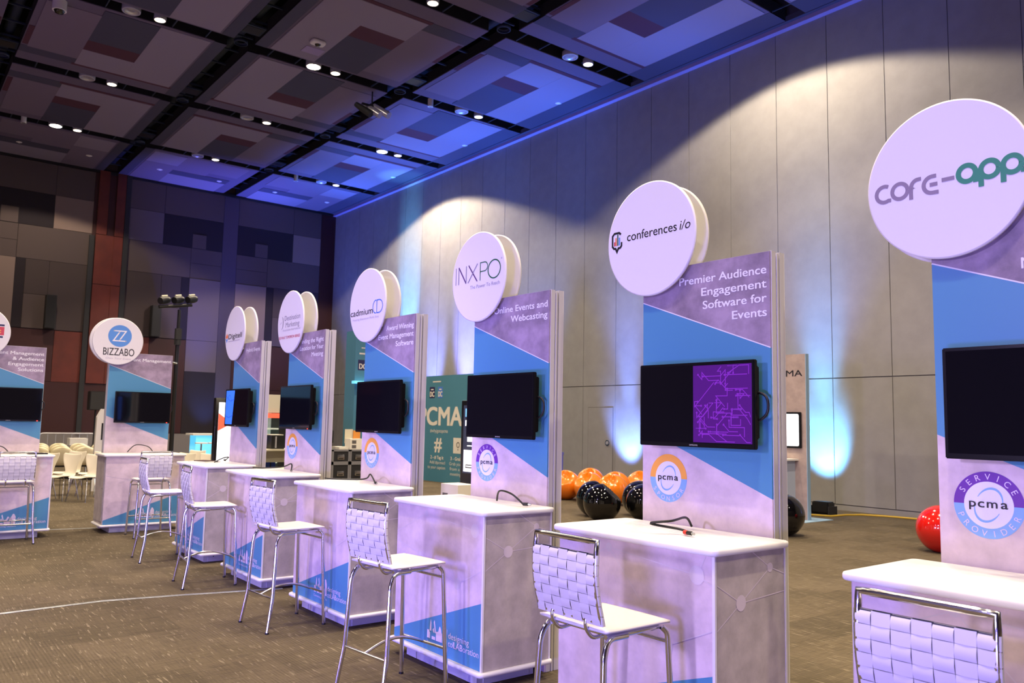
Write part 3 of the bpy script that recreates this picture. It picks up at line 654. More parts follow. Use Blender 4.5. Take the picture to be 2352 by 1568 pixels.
cord([(-.50, .26, Z), (-.40, .28, Z), (-.24, .44, Z), (-.10, .46, Z+.02), (.0, .44, Z+.06), (.14, .41, Z)], 'long black cable on the counter of the black lowercase sign', (X0, 6.283, 0), RZ)
cord([(-.50, .26, Z), (-.36, .30, Z), (-.16, .44, Z+.02), (.02, .46, Z+.06), (.12, .42, Z)], 'black cable on the counter below the sign with a red line', (X0, 8.018, 0), RZ)
cord([(-.02, .30, Z), (.10, .22, Z), (.24, .26, Z+.05), (.16, .36, Z+.06), (.06, .36, Z+.02)], 'black cable curled on the counter beside the white glowing kiosk', (X0, 9.72, 0), RZ)
cord([(-.16, .40, Z), (-.06, .38, Z+.10), (.10, .36, Z+.08), (.17, .32, Z)], 'black cable arching on the counter below the blue zigzag sign', (3.115, 12.2, 0), 0)
cord([(-.22, .40, Z), (-.14, .38, Z+.09), (-.02, .36, Z+.08), (.06, .34, Z)], 'black cable arching on the counter at the left edge', (1.44, 12.2, 0), 0)
cord([(.30, .16, Z), (.38, .10, Z+.05), (.28, .02, Z+.05), (.16, .08, Z)], 'black cable looped on the nearest counter at the right edge', (X0, 1.172, 0), RZ)
T = Matrix.Translation((X0+.22, 9.98, 1.0605)) @ Matrix.Rotation(.4, 4, 'Z')
tag(MB().box(-.11, .11, -.15, .15, 0, .010, 'paper', T).build('brochure'), 'pale brochures lying on the counter beside the white glowing kiosk', 'brochure')
tag(MB().box(-.07, .07, -.10, .10, .0101, .020, 'wood_dark', T).build('leaflet'), 'dark red leaflet on top of the pale brochures', 'leaflet')
tag(MB().box(1.70, 1.93, 12.40, 12.54, 1.0605, 1.078, 'black').build('tablet_stand', bevel=.004), 'flat black device lying on the counter at the left edge', 'device')

# ================================================================== bar stools
def stool(loc, rz, label):
    """seat front points to +y"""
    t = thing('bar_stool', label, 'bar stool', loc, rz, 'white woven bar stools')
    sw, sd, zs = .205, .205, .744
    # seat: thin upholstered pad, slightly dished
    n = 12; vs = []; fs = []
    for s in (1, 0):
        for j in range(n+1):
            for i in range(n+1):
                u, v = 2*i/n-1, 2*j/n-1; k = .10
                x = u*sw*(1-k*.12*v*v)*(1+.03*(abs(u*v))**3); y = v*sd*(1-.04*u*u)
                edge = max(abs(u), abs(v))**6; z = zs+(.022*(1-edge*.55) if s else -.004*(1-edge))-.012*(1-u*u)*(1-v*v)+.010*(v < -.6)*(abs(v)-.6)
                vs.append((x, y, z))
    N = (n+1)**2
    for s in (0, 1):
        for j in range(n):
            for i in range(n):
                a = s*N+j*(n+1)+i; f = (a, a+1, a+n+2, a+n+1); fs.append(f if s == 0 else f[::-1])
    rim = [i for i in range(n+1)]+[j*(n+1)+n for j in range(1, n+1)]+[n*(n+1)+i for i in range(n-1, -1, -1)]+[j*(n+1) for j in range(n-1, 0, -1)]
    for a, b in zip(rim, rim[1:]+rim[:1]): fs.append((a, a+N, b+N, b))
    MB().add(vs, fs, 'vinyl_white', True).build('seat', t)
    # seat frame
    MB().tube(fillet([(-.17, -.16, zs-.022), (-.17, .175, zs-.022), (.17, .175, zs-.022), (.17, -.16, zs-.022)], .02, 3), .011, 'chrome', 10).tube([(-.17, -.12, zs-.022), (.17, -.12, zs-.022)], .010, 'chrome', 8).build('seat_frame', t)
    r = .0135
    for s in (-1, 1):
        MB().tube(fillet([(s*.185, .17, zs-.02), (s*.200, .19, .70), (s*.222, .215, 0)], .02, 4), r, 'chrome', 12).cyl((s*.222, .215, 0), .015, .012, 'black', 12).build('leg', t)
        MB().tube(fillet([(s*.185, -.05, zs-.024), (s*.190, -.165, zs-.024), (s*.200, -.200, zs-.09), (s*.214, -.222, .25), (s*.232, -.262, 0)], .035, 5), r, 'chrome', 12).cyl((s*.232, -.262, 0), .015, .012, 'black', 12).build('leg', t)
    m = MB().tube([(-.213, -.222, .245), (.213, -.222, .245)], .009, 'chrome', 10).tube([(-.218, .208, .245), (.218, .208, .245)], .009, 'chrome', 10)
    m.tube([(0, -.222+.430*k/10, .245+.055*sin(pi*k/10)) for k in range(11)], .009, 'chrome', 10); m.build('footrest', t)
    MB().tube([(-.197, .185, .665), (.197, .185, .665)], .009, 'chrome', 10).build('crossbar', t)
    # back: chrome hoop wrapped in woven straps
    bw = .193; z0, z1 = .79, 1.118
    by = lambda z: -.205-.03*(z-.79)/.33-.022*sin(pi*max(0, min(1, (z-.79)/.33)))
    P = [(-bw, z0), (-bw, z1), (bw, z1), (bw, z0)]
    path = []
    for a, b in zip(P, P[1:]+P[:1]):
        for k in range(8): q = k/8; path.append((a[0]+(b[0]-a[0])*q, by(a[1]+(b[1]-a[1])*q), a[1]+(b[1]-a[1])*q))
    MB().tube(path, .0125, 'chrome', 12, closed=True).build('back_frame', t)
    for s in (-1, 1): MB().tube(fillet([(s*.105, by(z0)-.004, z0+.02), (s*.105, by(z0)-.012, zs+.015), (s*.105, -.175, zs-.038), (s*.105, -.10, zs-.030)], .04, 5), .0085, 'chrome', 8).build('back_support', t)
    nc, nr = 7, 7; m = MB(); xa, xb = -bw-.013, bw+.013; za, zb = z0-.013, z1-.050
    for sgn in (-1, 1):
        cw, ch = (xb-xa)/nc, (zb-za)/nr; G = 5
        for i in range(nc):
            for j in range(nr):
                vert = (i+j) % 2 == 0; vs = []
                for b in range(G+1):
                    for a in range(G+1):
                        u, v = a/G, b/G; x = xa+cw*(i+.012+.976*u); z = za+ch*(j+.012+.976*v); q = (v if vert else u); o = .0105+.0028*sin(pi*q)
                        
                        ex = min(x-xa, xb-x)
                        if ex < .02: o = min(o, .003+.0125*sqrt(max(0, 1-(1-ex/.02)**2)))
                        if vert and j == nr-1 and v > .55: o *= sqrt(max(.02, 1-((v-.55)/.45)**2))
                        vs.append((x, by(z)+sgn*o, z))
                m.add(vs, [(b*(G+1)+a, b*(G+1)+a+1, (b+1)*(G+1)+a+1, (b+1)*(G+1)+a) for b in range(G) for a in range(G)], 'vinyl_white', True)
    for x0 in (xa, xb):    # straps turning round the side of the hoop
        for j in range(nr):
            ch = (zb-za)/nr; s = 1 if x0 > 0 else -1
            vs = [(x0-s*.004*(1-sin(R(a))*0)+s*(.0035*sin(R(a))), by(za+ch*(j+q))-.010*cos(R(a)), za+ch*(j+.04+.92*q)) for q in (0, 1) for a in range(0, 181, 30)]
            m.add(vs, [(k, k+1, k+8, k+7) for k in range(6)], 'vinyl_white', True)
    n2 = 8; vs = [(x, by(za+(zb-za)*k/n2)+d, za+(zb-za)*k/n2) for k in range(n2+1) for x in (xa+.006, xb-.006) for d in (-.006, .006)]
    m.add(vs, sum([[(4*k, 4*k+2, 4*k+6, 4*k+4), (4*k+1, 4*k+5, 4*k+7, 4*k+3)] for k in range(n2)], []), 'vinyl_gap')
    m.build('woven_back', t, recalc=False)
    return t
st = None
for x, y, a, s in ((2.625, 1.130, 0, 'nearest woven white bar stool at the bottom right corner'), (2.63, 2.645, 0, 'woven white bar stool at the counter below the purple television'), (2.60, 4.38, 6, 'woven white bar stool at the counter below the thin capitals sign'),
                (2.70, 6.25, 4, 'woven white bar stool at the counter of the black lowercase sign'), (2.70, 8.14, -6, 'woven white bar stool at the counter below the sign with a red line'), (2.72, 9.78, -4, 'woven white bar stool at the counter below the orange and blue diamond sign'),
                (3.075, 11.76, 90, 'woven white bar stool seen from behind below the blue zigzag sign'), (1.49, 11.90, 90, 'woven white bar stool seen from behind at the left edge')):
    if st is None: st = stool((x, y, 0), R(a)-pi/2, s)
    else: dup(st, s, (x, y, 0), R(a)-pi/2)
st.location.z = 0

# ================================================================== ball chairs
def ball(loc, rz, k, label, tilt=38):
    t = thing('ball_chair', label, 'ball chair', loc, rz, 'glossy ball chairs')
    r = .315; n, h = 64, 48; vs = []; c = V((1.27*r*cos(R(48)), 0, r*.95+1.27*r*sin(R(48)))); rc = r*.80
    cc = V((0, 0, r*.95))
    for j in range(h+1):
        th = pi*j/h
        for i in range(n):
            ph = 2*pi*i/n; p = cc+V((sin(th)*cos(ph), sin(th)*sin(ph), -cos(th)))*r
            if (p-c).length < rc:
                d = (cc-p).normalized(); b = (p-c).dot(d); q = (p-c).length_squared-rc*rc; p = p+d*(-b+sqrt(max(0, b*b-q)))
            p.z = max(p.z, 0.0); vs.append(p)
    fs = [(j*n+i, j*n+(i+1) % n, (j+1)*n+(i+1) % n, (j+1)*n+i) for j in range(h) for i in range(n)]
    bm = MB().add(vs, fs, k, True).build('shell', t); return t
ball((9.74, 9.87, 0), R(-50), 'black_gloss', 'front glossy black ball chair of the left black pair')
ball((10.13, 10.46, 0), R(-20), 'black_gloss', 'glossy black ball chair partly hidden behind the front left black one')
ball((10.90, 10.10, 0), R(60), 'black_gloss', 'rear glossy black ball chair beside the tower edge')
ball((10.40, 9.52, 0), R(-30), 'black_gloss', 'front glossy black ball chair beside the tower edge')
ball((10.93, 7.22, 0), R(30), 'black_gloss', 'lone glossy black ball chair right of the purple television tower')
ball((11.36, 5.10, 0), R(-10), 'red_gloss', 'glossy red ball chair beside the nearest tower')
for x, y, a, s in ((11.80, 13.05, 215, 'glossy orange ball chair at the far left of the cluster'), (13.00, 13.55, 190, 'rearmost glossy orange ball chair at the top of the cluster'), (11.84, 12.38, 175, 'glossy orange ball chair second from the left, in front'),
                   (11.85, 11.72, 190, 'middle glossy orange ball chair just above the black pair'), (12.52, 12.28, 185, 'glossy orange ball chair on the right of the cluster'), (13.30, 12.30, 180, 'glossy orange ball chair cut off by the tower edge')):
    ball((x, y, 0), R(a), 'orange_gloss', s)

# ================================================================== white shell chairs
def shell_chair(loc, rz, kind, label, grp):
    """faces +y"""
    t = thing('shell_chair', label, 'chair', loc, rz, grp); W_ = .95 if kind == 'fly' else .90
    prof = [(.24, .425), (.22, .445), (.12, .45), (0, .44), (-.10, .437), (-.17, .45), (-.205, .49), (-.225, .56), (-.245, .65), (-.262, .74), (-.275, .80), (-.285, .845)] if kind == 'fly' else \
           [(.24, .425), (.22, .445), (.12, .45), (0, .44), (-.10, .437), (-.17, .45), (-.21, .50), (-.235, .58), (-.255, .68), (-.268, .76), (-.275, .82), (-.278, .86)]
    wid = [.15, .19, .215, .225, .20, .145, .125, .135, .17, .205, .225, .215] if kind == 'fly' else [.15, .19, .215, .22, .19, .14, .13, .18, .235, .235, .19, .07]
    n = 8; vs = []
    for (y, z), w in zip(prof, wid):
        k = max(0, min(1, (z-.46)/.2))
        for i in range(n+1):
            u = 2*i/n-1; top = (.028*u*u if (kind == 'fly' and z > .8) else 0)
            vs.append((W_*w*u, y+.055*k*u*u, z+top+.012*(1-k)*u*u))
    fs = [(j*(n+1)+i, j*(n+1)+i+1, (j+1)*(n+1)+i+1, (j+1)*(n+1)+i) for j in range(len(prof)-1) for i in range(n)]
    MB().add(vs, fs, 'shell_cream' if kind == 'fly' else 'shell_yellow', True).build('shell', t, solid=.012, subs=1)
    for sx in (-1, 1):
        for sy in (-1, 1): MB().tube([(sx*.10, sy*.08, .43), (sx*.16, sy*.13, .42), (sx*.215, sy*.20, 0)], .0105, 'steel', 8).build('leg', t)
    MB().tube([(-.14, 0, .425), (.14, 0, .425)], .03, 'black_soft', 8).build('seat_mount', t)
    return t
fly = shell_chair((3.25, 16.83, 0), R(128), 'fly', 'white waisted shell chair partly hidden by the counter below the blue zigzag sign', 'white waisted shell chairs')
for x, y, a, s in ((2.94, 17.23, 128, 'front white waisted shell chair in the middle of the gap between the left counters'), (2.63, 17.63, 128, 'white waisted shell chair beside the leftmost counter'), (3.22, 18.30, 128, 'white waisted shell chair just behind the middle one of the gap'), (3.60, 17.90, 128, 'white waisted shell chair directly behind the right one of the gap'),
                   (5.02, 17.12, 128, 'white waisted shell chair right behind the blue zigzag tower, leftmost of the five'), (5.62, 18.4, 128, 'white waisted shell chair second of the five right of the blue zigzag tower'), (5.32, 16.70, 128, 'white waisted shell chair nearest of the five right of the blue zigzag tower'), (5.98, 17.95, 128, 'white waisted shell chair fourth of the five, right of the blue zigzag tower'), (5.72, 17.2, 128, 'white waisted shell chair nearest the white glowing kiosk')):
    dup(fly, s, (x, y, 0), R(a))
rnd = None
for c, (fx, nx) in enumerate(((3.48, 3.08), (3.90, 3.55), (4.36, 4.03), (4.86, 4.52))):
    for k in range(3):
        s = 'round-backed cream chair, '+('front', 'middle', 'rear')[k]+' one of the '+('leftmost', 'second', 'third', 'rightmost')[c]+' column between the left towers'
        loc = (nx+(fx-nx)*k/2, 21.05+1.3*k, 0)
        if rnd is None: rnd = shell_chair(loc, R(-8), 'rnd', s, 'round-backed cream chairs')
        else: dup(rnd, s, loc, R(-8))

# ================================================================== things behind the booths
# pale plywood kiosk with a lit screen, right of the television with the painted purple reflection
t = thing('info_kiosk', 'plywood board kiosk with a white lit screen and shelf by the grey wall', 'kiosk', (13.0, 8.66, 0), -pi/2)
MB().box(-.56, .56, .0, .09, 0, 2.92, 'board_wood').build('board', t); MB().box(.56, .572, -.002, .092, 0, 2.92, 'board_edge').box(-.572, -.56, -.002, .092, 0, 2.92, 'board_edge').build('edge_strip', t)
MB().text('PCMA', FY(0), 'ink_black', .50, 2.525, h=.115, wd=.62, align='r', bold=.015, d=.002).build('lettering', t, recalc=False)
MB().box(-.50, .48, -.05, 0, 1.245, 1.885, 'tv_black').build('screen_frame', t, bevel=.01); MB().slab(-.45, .445, 1.285, 1.85, 0, .004, 'screen_white', .03, .001).build('screen', t)
sc = [o for o in t.children if o.name.startswith('screen') and 'frame' not in o.name][0]; sc.rotation_euler = (pi/2, 0, 0); sc.location = (0, -.050, 0)
MB().box(-.45, .40, -.45, 0, 1.03, 1.06, 'white_laminate').build('shelf', t); MB().box(-.40, .33, -.40, -.001, 0, 1.03, 'pale_blue').build('cabinet', t); MB().box(-.6, .75, -.35, .5, 0, .008, 'board_edge').build('base_plate', t)
tag(MB().box(12.66, 12.74, 8.40, 8.52, 1.0605, 1.075, 'black').build('mouse_pad'), 'small dark device on the shelf of the plywood kiosk', 'device')
t = thing('flood_light', 'black floor floodlight lighting the wall cyan beside the plywood kiosk', 'floodlight', (14.25, 8.55, 0)); MB().box(-.12, .12, -.17, .17, .03, .24, 'black').build('housing', t, bevel=.02); MB().box(-.14, .14, -.20, -.175, 0, .16, 'black_soft').box(-.14, .14, .175, .20, 0, .16, 'black_soft').box(-.14, .14, -.20, .20, 0, .012, 'black_soft').build('yoke', t); MB().box(.12, .126, -.14, .14, .07, .22, 'screen_sky').build('lens', t)
tag(MB().tube([(13.75, 8.75, .012), (13.95, 8.22, .012), (14.40, 8.20, .012), (14.72, 8.05, .012), (14.9, 7.7, .012), (15.0, 7.1, .012), (15.07, 6.6, .012), (15.1, 5.5, .012)], .020, 'cable_yellow', 8).build('power_cable'), 'yellow power cable lying along the foot of the grey wall', 'cable')
t = thing('queue_post', 'thin blue post standing far behind the thin capitals tower', 'post', (13.0, 14.53, 0)); MB().cyl((0, 0, .012), .03, .86, 'blue_post', 16).build('pole', t); MB().cyl((0, 0, .87), .045, .06, 'blue_post', 16).build('cap', t); MB().lathe([(.001, .02), (.03, .02), (.15, .012), (.16, 0), (.001, 0)], 'black', 24).build('base', t)
# teal backdrop
t = thing('backdrop_wall', 'large teal backdrop board with white lettering behind the booths', 'backdrop', (12.0, 18.0, 0), -pi/2)
MB().box(-2.4, 2.3, 0, .10, 0, 2.82, 'teal').build('board', t)
F = FY(0); m = MB(); K = 'teal_ink'; T_ = lambda s, x, z, h, w, al='c', b=0., k=K: m.text(s, F, k, x, z, h=h, wd=w, align=al, bold=b, d=.003)
T_('PCMA', -.30, 1.50, .50, 2.05, 'c', .03)
for x, w, k in ((-.72, .26, 'ink_navy'), (-.32, .23, 'ink_cd')): m.poly([(x-w/2, 2.22), (x+w/2, 2.22), (x+w/2, 2.52), (x-w/2, 2.52)], F, k, .002); m.text('DC', F, K, x, 2.26, h=.14, wd=w*.8, align='c', bold=.04, d=.004); m.stroke([(x-w*.25, 2.45), (x+w*.25, 2.45)], .03, F, K, .004)
m.stroke([(-.70, 2.66), (-.30, 2.66)], .03, F, K, .003); T_('#whyigotopcma', -.34, 1.30, .10, .85); T_('#', -.36, .82, .38, .34, 'c', .03); T_('2 - # Tag it', -.40, .60, .09, .62, 'c', .03); T_('Add #pcmacl', -.38, .47, .085, .75); T_('to your caption', -.42, .34, .085, .85)
m.poly([(.36, .78), (.80, .78), (.80, 1.18), (.36, 1.18)], F, K, .003); m.ring((.58, 1.0), .05, .075, F, 'photo_grey', d=.005); m.stroke([(.58, .90), (.58, .86)], .03, F, 'photo_grey', .005); T_('3 - Grab it', .55, .60, .09, .60, 'c', .03); T_('Grab your', .50, .47, .085, .60); T_('from a', .45, .34, .085, .45); T_('meeting', .5, .21, .085, .50)
m.build('lettering', t, recalc=False)
tag(MB().box(11.45, 11.48, 18.72, 19.4, .55, 1.12, 'paper', None).box(11.47, 11.50, 18.8, 18.83, 0, .6, 'black').box(11.47, 11.50, 19.3, 19.33, 0, .6, 'black').build('easel_sign'), 'cream sign board standing before the left end of the teal backdrop', 'sign board')
# teal column behind the black-lettered tower
t = thing('banner_column', 'teal banner column peeking out behind the black lowercase sign tower', 'banner', (7.22, 14.0, 0)); MB().box(0, .55, 0, .4, 0, 3.3, 'teal').build('board', t)
F = FY(0); m = MB(); m.poly([(.06, 2.54), (.26, 2.54), (.26, 2.74), (.06, 2.74)], F, 'ink_navy', .002); m.text('DC', F, 'teal_ink', .16, 2.57, h=.10, wd=.15, align='c', bold=.03, d=.004); m.stroke([(.08, 2.86), (.3, 2.86)], .03, F, 'teal_ink', .003); m.stroke([(.12, 2.97), (.3, 2.97)], .02, F, 'teal_ink', .003); m.build('lettering', t, recalc=False)
MB().box(-.06, .35, -.12, -.002, 2.28, 2.33, 'cyan_lit').build('light_bar', t)
# black photo kiosk
t = thing('photo_kiosk', 'black upright touchscreen kiosk half hidden behind the thin capitals tower', 'kiosk', (5.75, 7.95, 0), -pi/2); 
MB().slab(-.36, .36, 0, .12, .02, 1.86, 'tv_black', .03, .01).build('body', t); MB().box(-.42, .42, -.2, .35, 0, .02, 'black').build('base', t)
F = FY(-.0); m = MB(); m.poly([(-.29, .98), (.3, .98), (.3, 1.80), (-.29, 1.80)], F, 'screen_dark', .002); m.poly([(-.27, 1.0), (.28, 1.0), (.28, 1.26), (-.27, 1.26)], F, 'screen_white', .004); m.poly([(-.2, 1.36), (.28, 1.36), (.28, 1.50), (-.2, 1.50)], F, 'screen_white', .004); m.poly([(-.05, 1.34), (.2, 1.34), (.2, 1.42), (-.05, 1.42)], F, 'screen_red', .006); m.poly([(-.25, 1.55), (-.05, 1.55), (-.05, 1.62), (-.25, 1.62)], F, 'screen_white', .004); m.poly([(-.25, 1.66), (-.08, 1.66), (-.08, 1.76), (-.25, 1.76)], F, 'screen_sky', .004)
m.stroke([(-.20, 1.31), (.25, 1.31)], .012, F, 'screen_white', .004); m.stroke([(-.22, 1.08), (-.22, 1.05), (.2, 1.05), (.2, 1.08), (-.22, 1.08)], .014, F, 'photo_grey', .006); m.build('screen', t, recalc=False)
tag(MB().box(5.18, 5.42, 7.50, 7.84, 0, .90, 'paper').box(5.175, 5.18, 7.70, 7.80, .72, .80, 'photo_grey').box(5.175, 5.18, 7.70, 7.80, .60, .68, 'photo_grey').build('cardboard_box'), 'cream pedestal box with dark labels in front of the black touchscreen kiosk', 'box')
# flight cases
def case(x, z, h, label):
    t = thing('flight_case', label, 'flight case', (x, 12.6, z), 0, 'stacked black flight cases'); w = .325
    MB().box(.012, w-.012, .008, .60, .012, h-.012, 'case_black').build('body', t)
    m = MB()
    for a in (0, w-.028): m.box(a, a+.028, 0, .03, 0, h, 'case_trim'); m.box(a, a+.028, .58, .61, 0, h, 'case_trim')
    for b in (0, h-.028): m.box(0, w, 0, .03, b, b+.028, 'case_trim'); m.box(0, .02, 0, .61, b, b+.028, 'case_trim'); m.box(w-.02, w, 0, .61, b, b+.028, 'case_trim'); m.box(0, w, .58, .61, b, b+.028, 'case_trim')
    m.build('edge_profile', t); MB().slab(w/2-.062, w/2+.062, -.002, .006, h*.42-.035, h*.42+.045, 'steel', .003, .001).box(w/2-.045, w/2+.045, -.006, 0, h*.42-.028, h*.42-.005, 'black').build('handle', t, bevel=.002)
case(6.14, 0, .56, 'black flight case at the bottom left of the stack between two towers'); case(6.47, 0, .56, 'black flight case at the bottom right of the stack between two towers')
case(6.14, .561, .02+.285, 'black flight case in the middle left of the stack between two towers'); case(6.47, .561, .305, 'black flight case in the middle right of the stack between two towers'); case(6.14, .867, .225, 'black flight case at the top left of the stack between two towers'); case(6.47, .867, .225, 'black flight case at the top right of the stack between two towers')
tag(MB().box(6.31, 6.48, 12.7, 13.0, 1.0925, 1.135, 'paper').build('paper_stack'), 'white stack of paper on the flight cases', 'paper')
t = thing('photo_box', 'cream open box with two small photos on the flight cases', 'box', (6.49, 12.65, 1.0925)); MB().box(0, .26, 0, .2, 0, .18, 'paper').build('box', t); MB().box(-.01, .14, .195, .205, .10, .34, 'cream').build('lid', t); MB().box(.03, .11, -.003, 0, .10, .155, 'photo_grey').box(.03, .11, -.003, 0, .02, .075, 'photo_grey').build('photo', t); MB().box(.14, .27, .17, .19, .18, .32, 'card_orange').build('card', t)
t = thing('computer_monitor', 'black screen standing on the left of the flight cases', 'monitor', (6.17, 12.85, 1.0925)); MB().box(-.02, .13, .05, .09, .10, .32, 'black').build('screen', t, bevel=.006); MB().box(.02, .08, .02, .14, 0, .015, 'black').box(.03, .06, .07, .085, .01, .14, 'black').build('stand', t)
# gap behind the two-line grey sign: fridge, desk, computers
t = thing('display_fridge', 'glass-front fridge with a red header behind the red-line sign tower', 'fridge', (8.55, 22, 0)); MB().box(0, .07, 0, .7, 0, 1.74, 'black').box(.52, 1.1, 0, .7, 0, 1.74, 'black').box(.07, .52, .6, .7, 0, 1.74, 'fridge_glow_grey').box(.07, .52, 0, .7, 0, .15, 'black').build('cabinet', t); MB().box(.07, .52, -.01, .02, 1.60, 1.73, 'screen_red').build('header', t)
for k in range(4): MB().box(.07, .52, .03, .6, .35+.31*k, .39+.31*k, 'fridge_glow_grey').build('shelf', t)
tag(MB().box(8.4, 9.5, 22.05, 22.6, 1.745, 2.25, 'cream').build('cardboard_carton'), 'pale carton block stacked on top of the glass-front fridge', 'carton')
t = thing('office_desk', 'cream desk behind the red-line sign tower', 'desk', (5.85, 15, 0)); MB().box(0, .95, 0, .7, .98, 1.01, 'cream').build('desktop', t)
for x in (.02, .9): MB().box(x, x+.03, .02, .68, 0, .98, 'cream').build('leg', t)
MB().box(.05, .9, .3, .32, .75, .98, 'cream').build('modesty_panel', t)
t = thing('computer_tower', 'black computer case on the cream desk', 'computer', (6.09, 15.1, 1.0105)); MB().box(0, .26, 0, .4, 0, .26, 'black').build('case', t, bevel=.006); MB().box(.07, .10, -.003, 0, .02, .24, 'aluminium_dark').build('front_strip', t); MB().box(0, .25, .05, .3, .2601, .275, 'paper').build('paper', t)
t = thing('computer_monitor', 'blue monitor on the left of the cream desk', 'monitor', (5.93, 15.55, 1.0105)); MB().box(0, .17, 0, .04, .10, .38, 'blue_plastic').build('screen', t, bevel=.005); MB().box(.06, .11, -.03, .08, 0, .012, 'black').box(.07, .10, .01, .03, .01, .12, 'black').build('stand', t)
t = thing('office_chair', 'cream chair with a dark base in front of the cream desk', 'chair', (5.80, 14.3, 0)); MB().slab(-.2, .3, -.2, .25, .66, .70, 'cream', .05, .015).build('seat', t); MB().box(-.2, -.05, .2, .23, .70, 1.0, 'cream').build('backrest', t, bevel=.01)
for sx in (-.18, .28):
    for sy in (-.18, .22): MB().cyl((sx, sy, 0), .012, .66, 'black', 8).build('leg', t)
tag(MB().box(6.08, 6.45, 15.75, 16.1, .45, .88, 'blue_plastic').box(6.1, 6.14, 15.745, 15.75, .6, .86, 'black').box(6.22, 6.25, 15.745, 15.75, .5, .8, 'black').box(6.34, 6.36, 15.745, 15.75, .5, .86, 'black').box(6.06, 6.47, 15.7, 16.12, 0, .45, 'black').build('storage_crate'), 'blue and black crates stacked below the cream desk', 'crate')
# glowing kiosk beside the diamond sign
t = thing('digital_kiosk', 'tall black kiosk with a glowing white screen left of the television with the painted blue reflection', 'kiosk', (4.30, 13.0, 0)); MB().slab(0, .62, 0, .10, .02, 1.90, 'tv_black', .012, .006).build('body', t); MB().box(-.05, .67, -.15, .3, 0, .02, 'black').build('base', t)
F = FY(0); m = MB(); m.poly([(.055, .30), (.56, .30), (.56, 1.83), (.055, 1.83)], F, 'screen_white', .002); m.poly([(.055, 1.38), (.20, 1.46), (.20, 1.56), (.055, 1.66)], F, 'screen_red', .004); m.poly([(.20, 1.46), (.56, 1.40), (.56, 1.50), (.20, 1.56)], F, 'screen_red', .004); m.build('screen', t, recalc=False)
# cyan bar and cocktail tables
t = thing('bar_counter', 'glowing cyan bar counter with a white top near the back wall', 'bar counter', (7.45, 24, 0)); MB().box(0, 1.3, .05, .6, 0, 1.06, 'cyan_lit').build('front', t); MB().box(-.1, 1.4, 0, .7, 1.06, 1.11, 'white_laminate').build('top', t)
for x, s in ((6.96, 'left'), (7.30, 'right')):
    t = thing('cocktail_table', f'{s} small round white table in front of the cyan bar', 'table', (x, 22, 0), 0, 'round white tables before the bar'); MB().cyl((0, 0, .89), .16, .03, 'white_laminate', 28).build('tabletop', t); MB().cyl((0, 0, .02), .02, .87, 'steel', 12).build('pole', t); MB().cyl((0, 0, 0), .15, .02, 'steel', 24).build('base', t)
# light stand behind the zigzag tower
t = thing('light_stand', 'tall black lighting stand behind the blue zigzag tower', 'light stand', (4.37, 15.5, 0)); MB().tube([(0, 0, .02), (0, 0, 3.55)], [.045, .03], 'black', 12).tube([(0, 0, 2.9), (0, 0, 3.2)], .06, 'black_soft', 12).build('pole', t); MB().tube([(-.36, 0, 3.57), (.22, 0, 3.66)], .03, 'black', 10).build('crossbar', t); MB().box(-.05, .05, -.06, .02, 3.0, 3.2, 'black_soft').build('winch', t); MB().tube([(0, -.03, 2.55), (-.1, -.05, 2.58)], .02, 'steel', 8).build('crank', t)
for k in range(3): a = 2*pi*k/3+.4; MB().tube([(0, 0, .7), (.55*cos(a), .55*sin(a), .02)], .018, 'black', 8).build('leg', t)
for k, (dx, s) in enumerate(((-.27, 'left'), (-.03, 'middle'), (.21, 'right'))):
    t = thing('stage_light', f'{s} black lamp on top of the tall lighting stand', 'stage light', (4.37+dx, 15.5, 3.69+.14*(dx+.36)), 0, 'lamps on the lighting stand'); MB().tube([(-.09, -.06, -.03), (.01, 0, .0), (.08, .06, .02)], [.065, .075, .06], 'black', 14).build('housing', t); MB().tube([(-.06, -.02, .06), (.05, .02, .085)], .020, 'cream', 8).build('yoke', t)
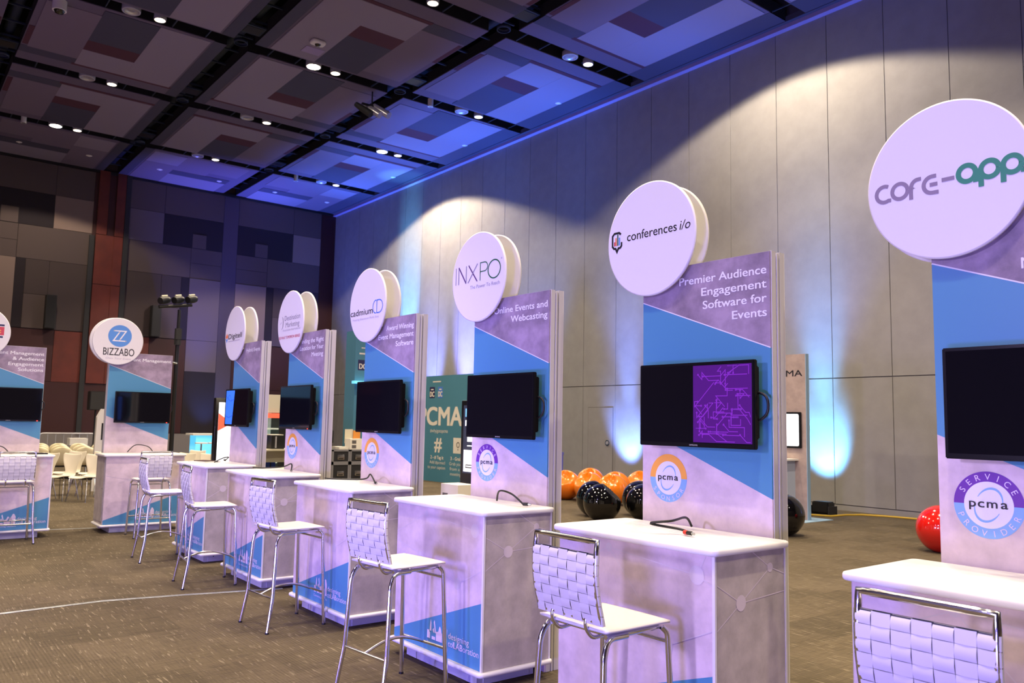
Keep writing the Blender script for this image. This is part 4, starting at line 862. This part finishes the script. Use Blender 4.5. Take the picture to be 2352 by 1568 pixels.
# speaker on stand, white letter board, barrier
t = thing('loudspeaker', 'black loudspeaker on a stand in front of the red back wall', 'loudspeaker', (4.95, 24.73, 1.72)); MB().box(-.19, .19, 0, .35, 0, .52, 'black').build('cabinet', t, bevel=.01); MB().box(-.17, .17, -.008, 0, .02, .50, 'black_soft').build('grille', t)
t = thing('speaker_stand', 'black pole stand under the loudspeaker by the red wall', 'stand', (4.95, 24.9, 0)); MB().cyl((0, 0, .02), .022, 1.70, 'black', 10).build('pole', t)
for k in range(3): a = 2*pi*k/3; MB().tube([(0, 0, .8), (.5*cos(a), .5*sin(a), .02)], .015, 'black', 8).build('leg', t)
t = thing('letter_board', 'white cut-out board with a dark letter beside the blue zigzag tower', 'sign board', (3.80, 19.0, 0)); MB().prism([(.0, 0), (1.3, 0), (1.3, 1.95), (.26, 1.95), (.22, 1.72), (.10, 1.72), (.02, 1.55)], FY(.12), .12, 'white_disc').build('board', t)
m = MB(); F = FY(0); m.text('p', F, 'ink_black', .13, 1.19, h=.36, bold=.03, d=.002); m.build('letter', t, recalc=False)
t = thing('crowd_barrier', 'dark tubular barrier in front of the red back wall', 'barrier', (3.8, 26, 0)); MB().tube(fillet([(.0, 0, 0), (0, 0, 1.05), (1.4, 0, 1.05), (1.4, 0, 0)], .1), .022, 'aluminium_dark', 8).build('frame', t)
for k in range(1, 7): MB().cyl((.2*k, 0, .12), .010, .92, 'aluminium_dark', 8).build('bar', t)
MB().tube([(0, 0, .12), (1.4, 0, .12)], .015, 'aluminium_dark', 8).build('rail', t)
t = thing('white_table', 'small white table behind the round-backed chairs', 'table', (4.66, 25.6, 0)); MB().box(-.2, .25, -.2, .2, .74, .93, 'white_laminate').build('top', t); MB().box(-.02, .05, -.03, .03, 0, .74, 'steel').build('leg', t)
for x, z, s in ((4.68, 4.51, 'left'), (8.12, 4.50, 'right')):
    t = thing('wall_speaker', f'dark column loudspeaker mounted on the back wall, {s} of the timber pilaster', 'loudspeaker', (x, BACK-.05, z), 0, 'column loudspeakers on the back wall'); MB().box(-.16, .16, -.34, 0, 0, 1.16, 'black_soft').build('cabinet', t, bevel=.01); MB().box(-.14, .14, -.348, -.34, .02, 1.14, 'black').build('grille', t)
# floor tapes
tag(MB().tube([(-2.2, 7.80, .002), (.96, 7.77, .002), (1.7, 7.83, .002), (2.3, 7.72, .002), (3.2, 7.50, .002)], .03, 'tape_silver', 8, flat=.1).build('floor_tape'), 'silver tape strip running across the carpet from the left edge', 'tape')
tag(MB().tube([(1.5, 13.1, .002), (2.0, 12.98, .002), (2.65, 12.85, .002), (3.4, 12.9, .002)], .025, 'tape_silver', 8, flat=.1).build('floor_tape'), 'silver tape strip on the carpet between the two left counters', 'tape')
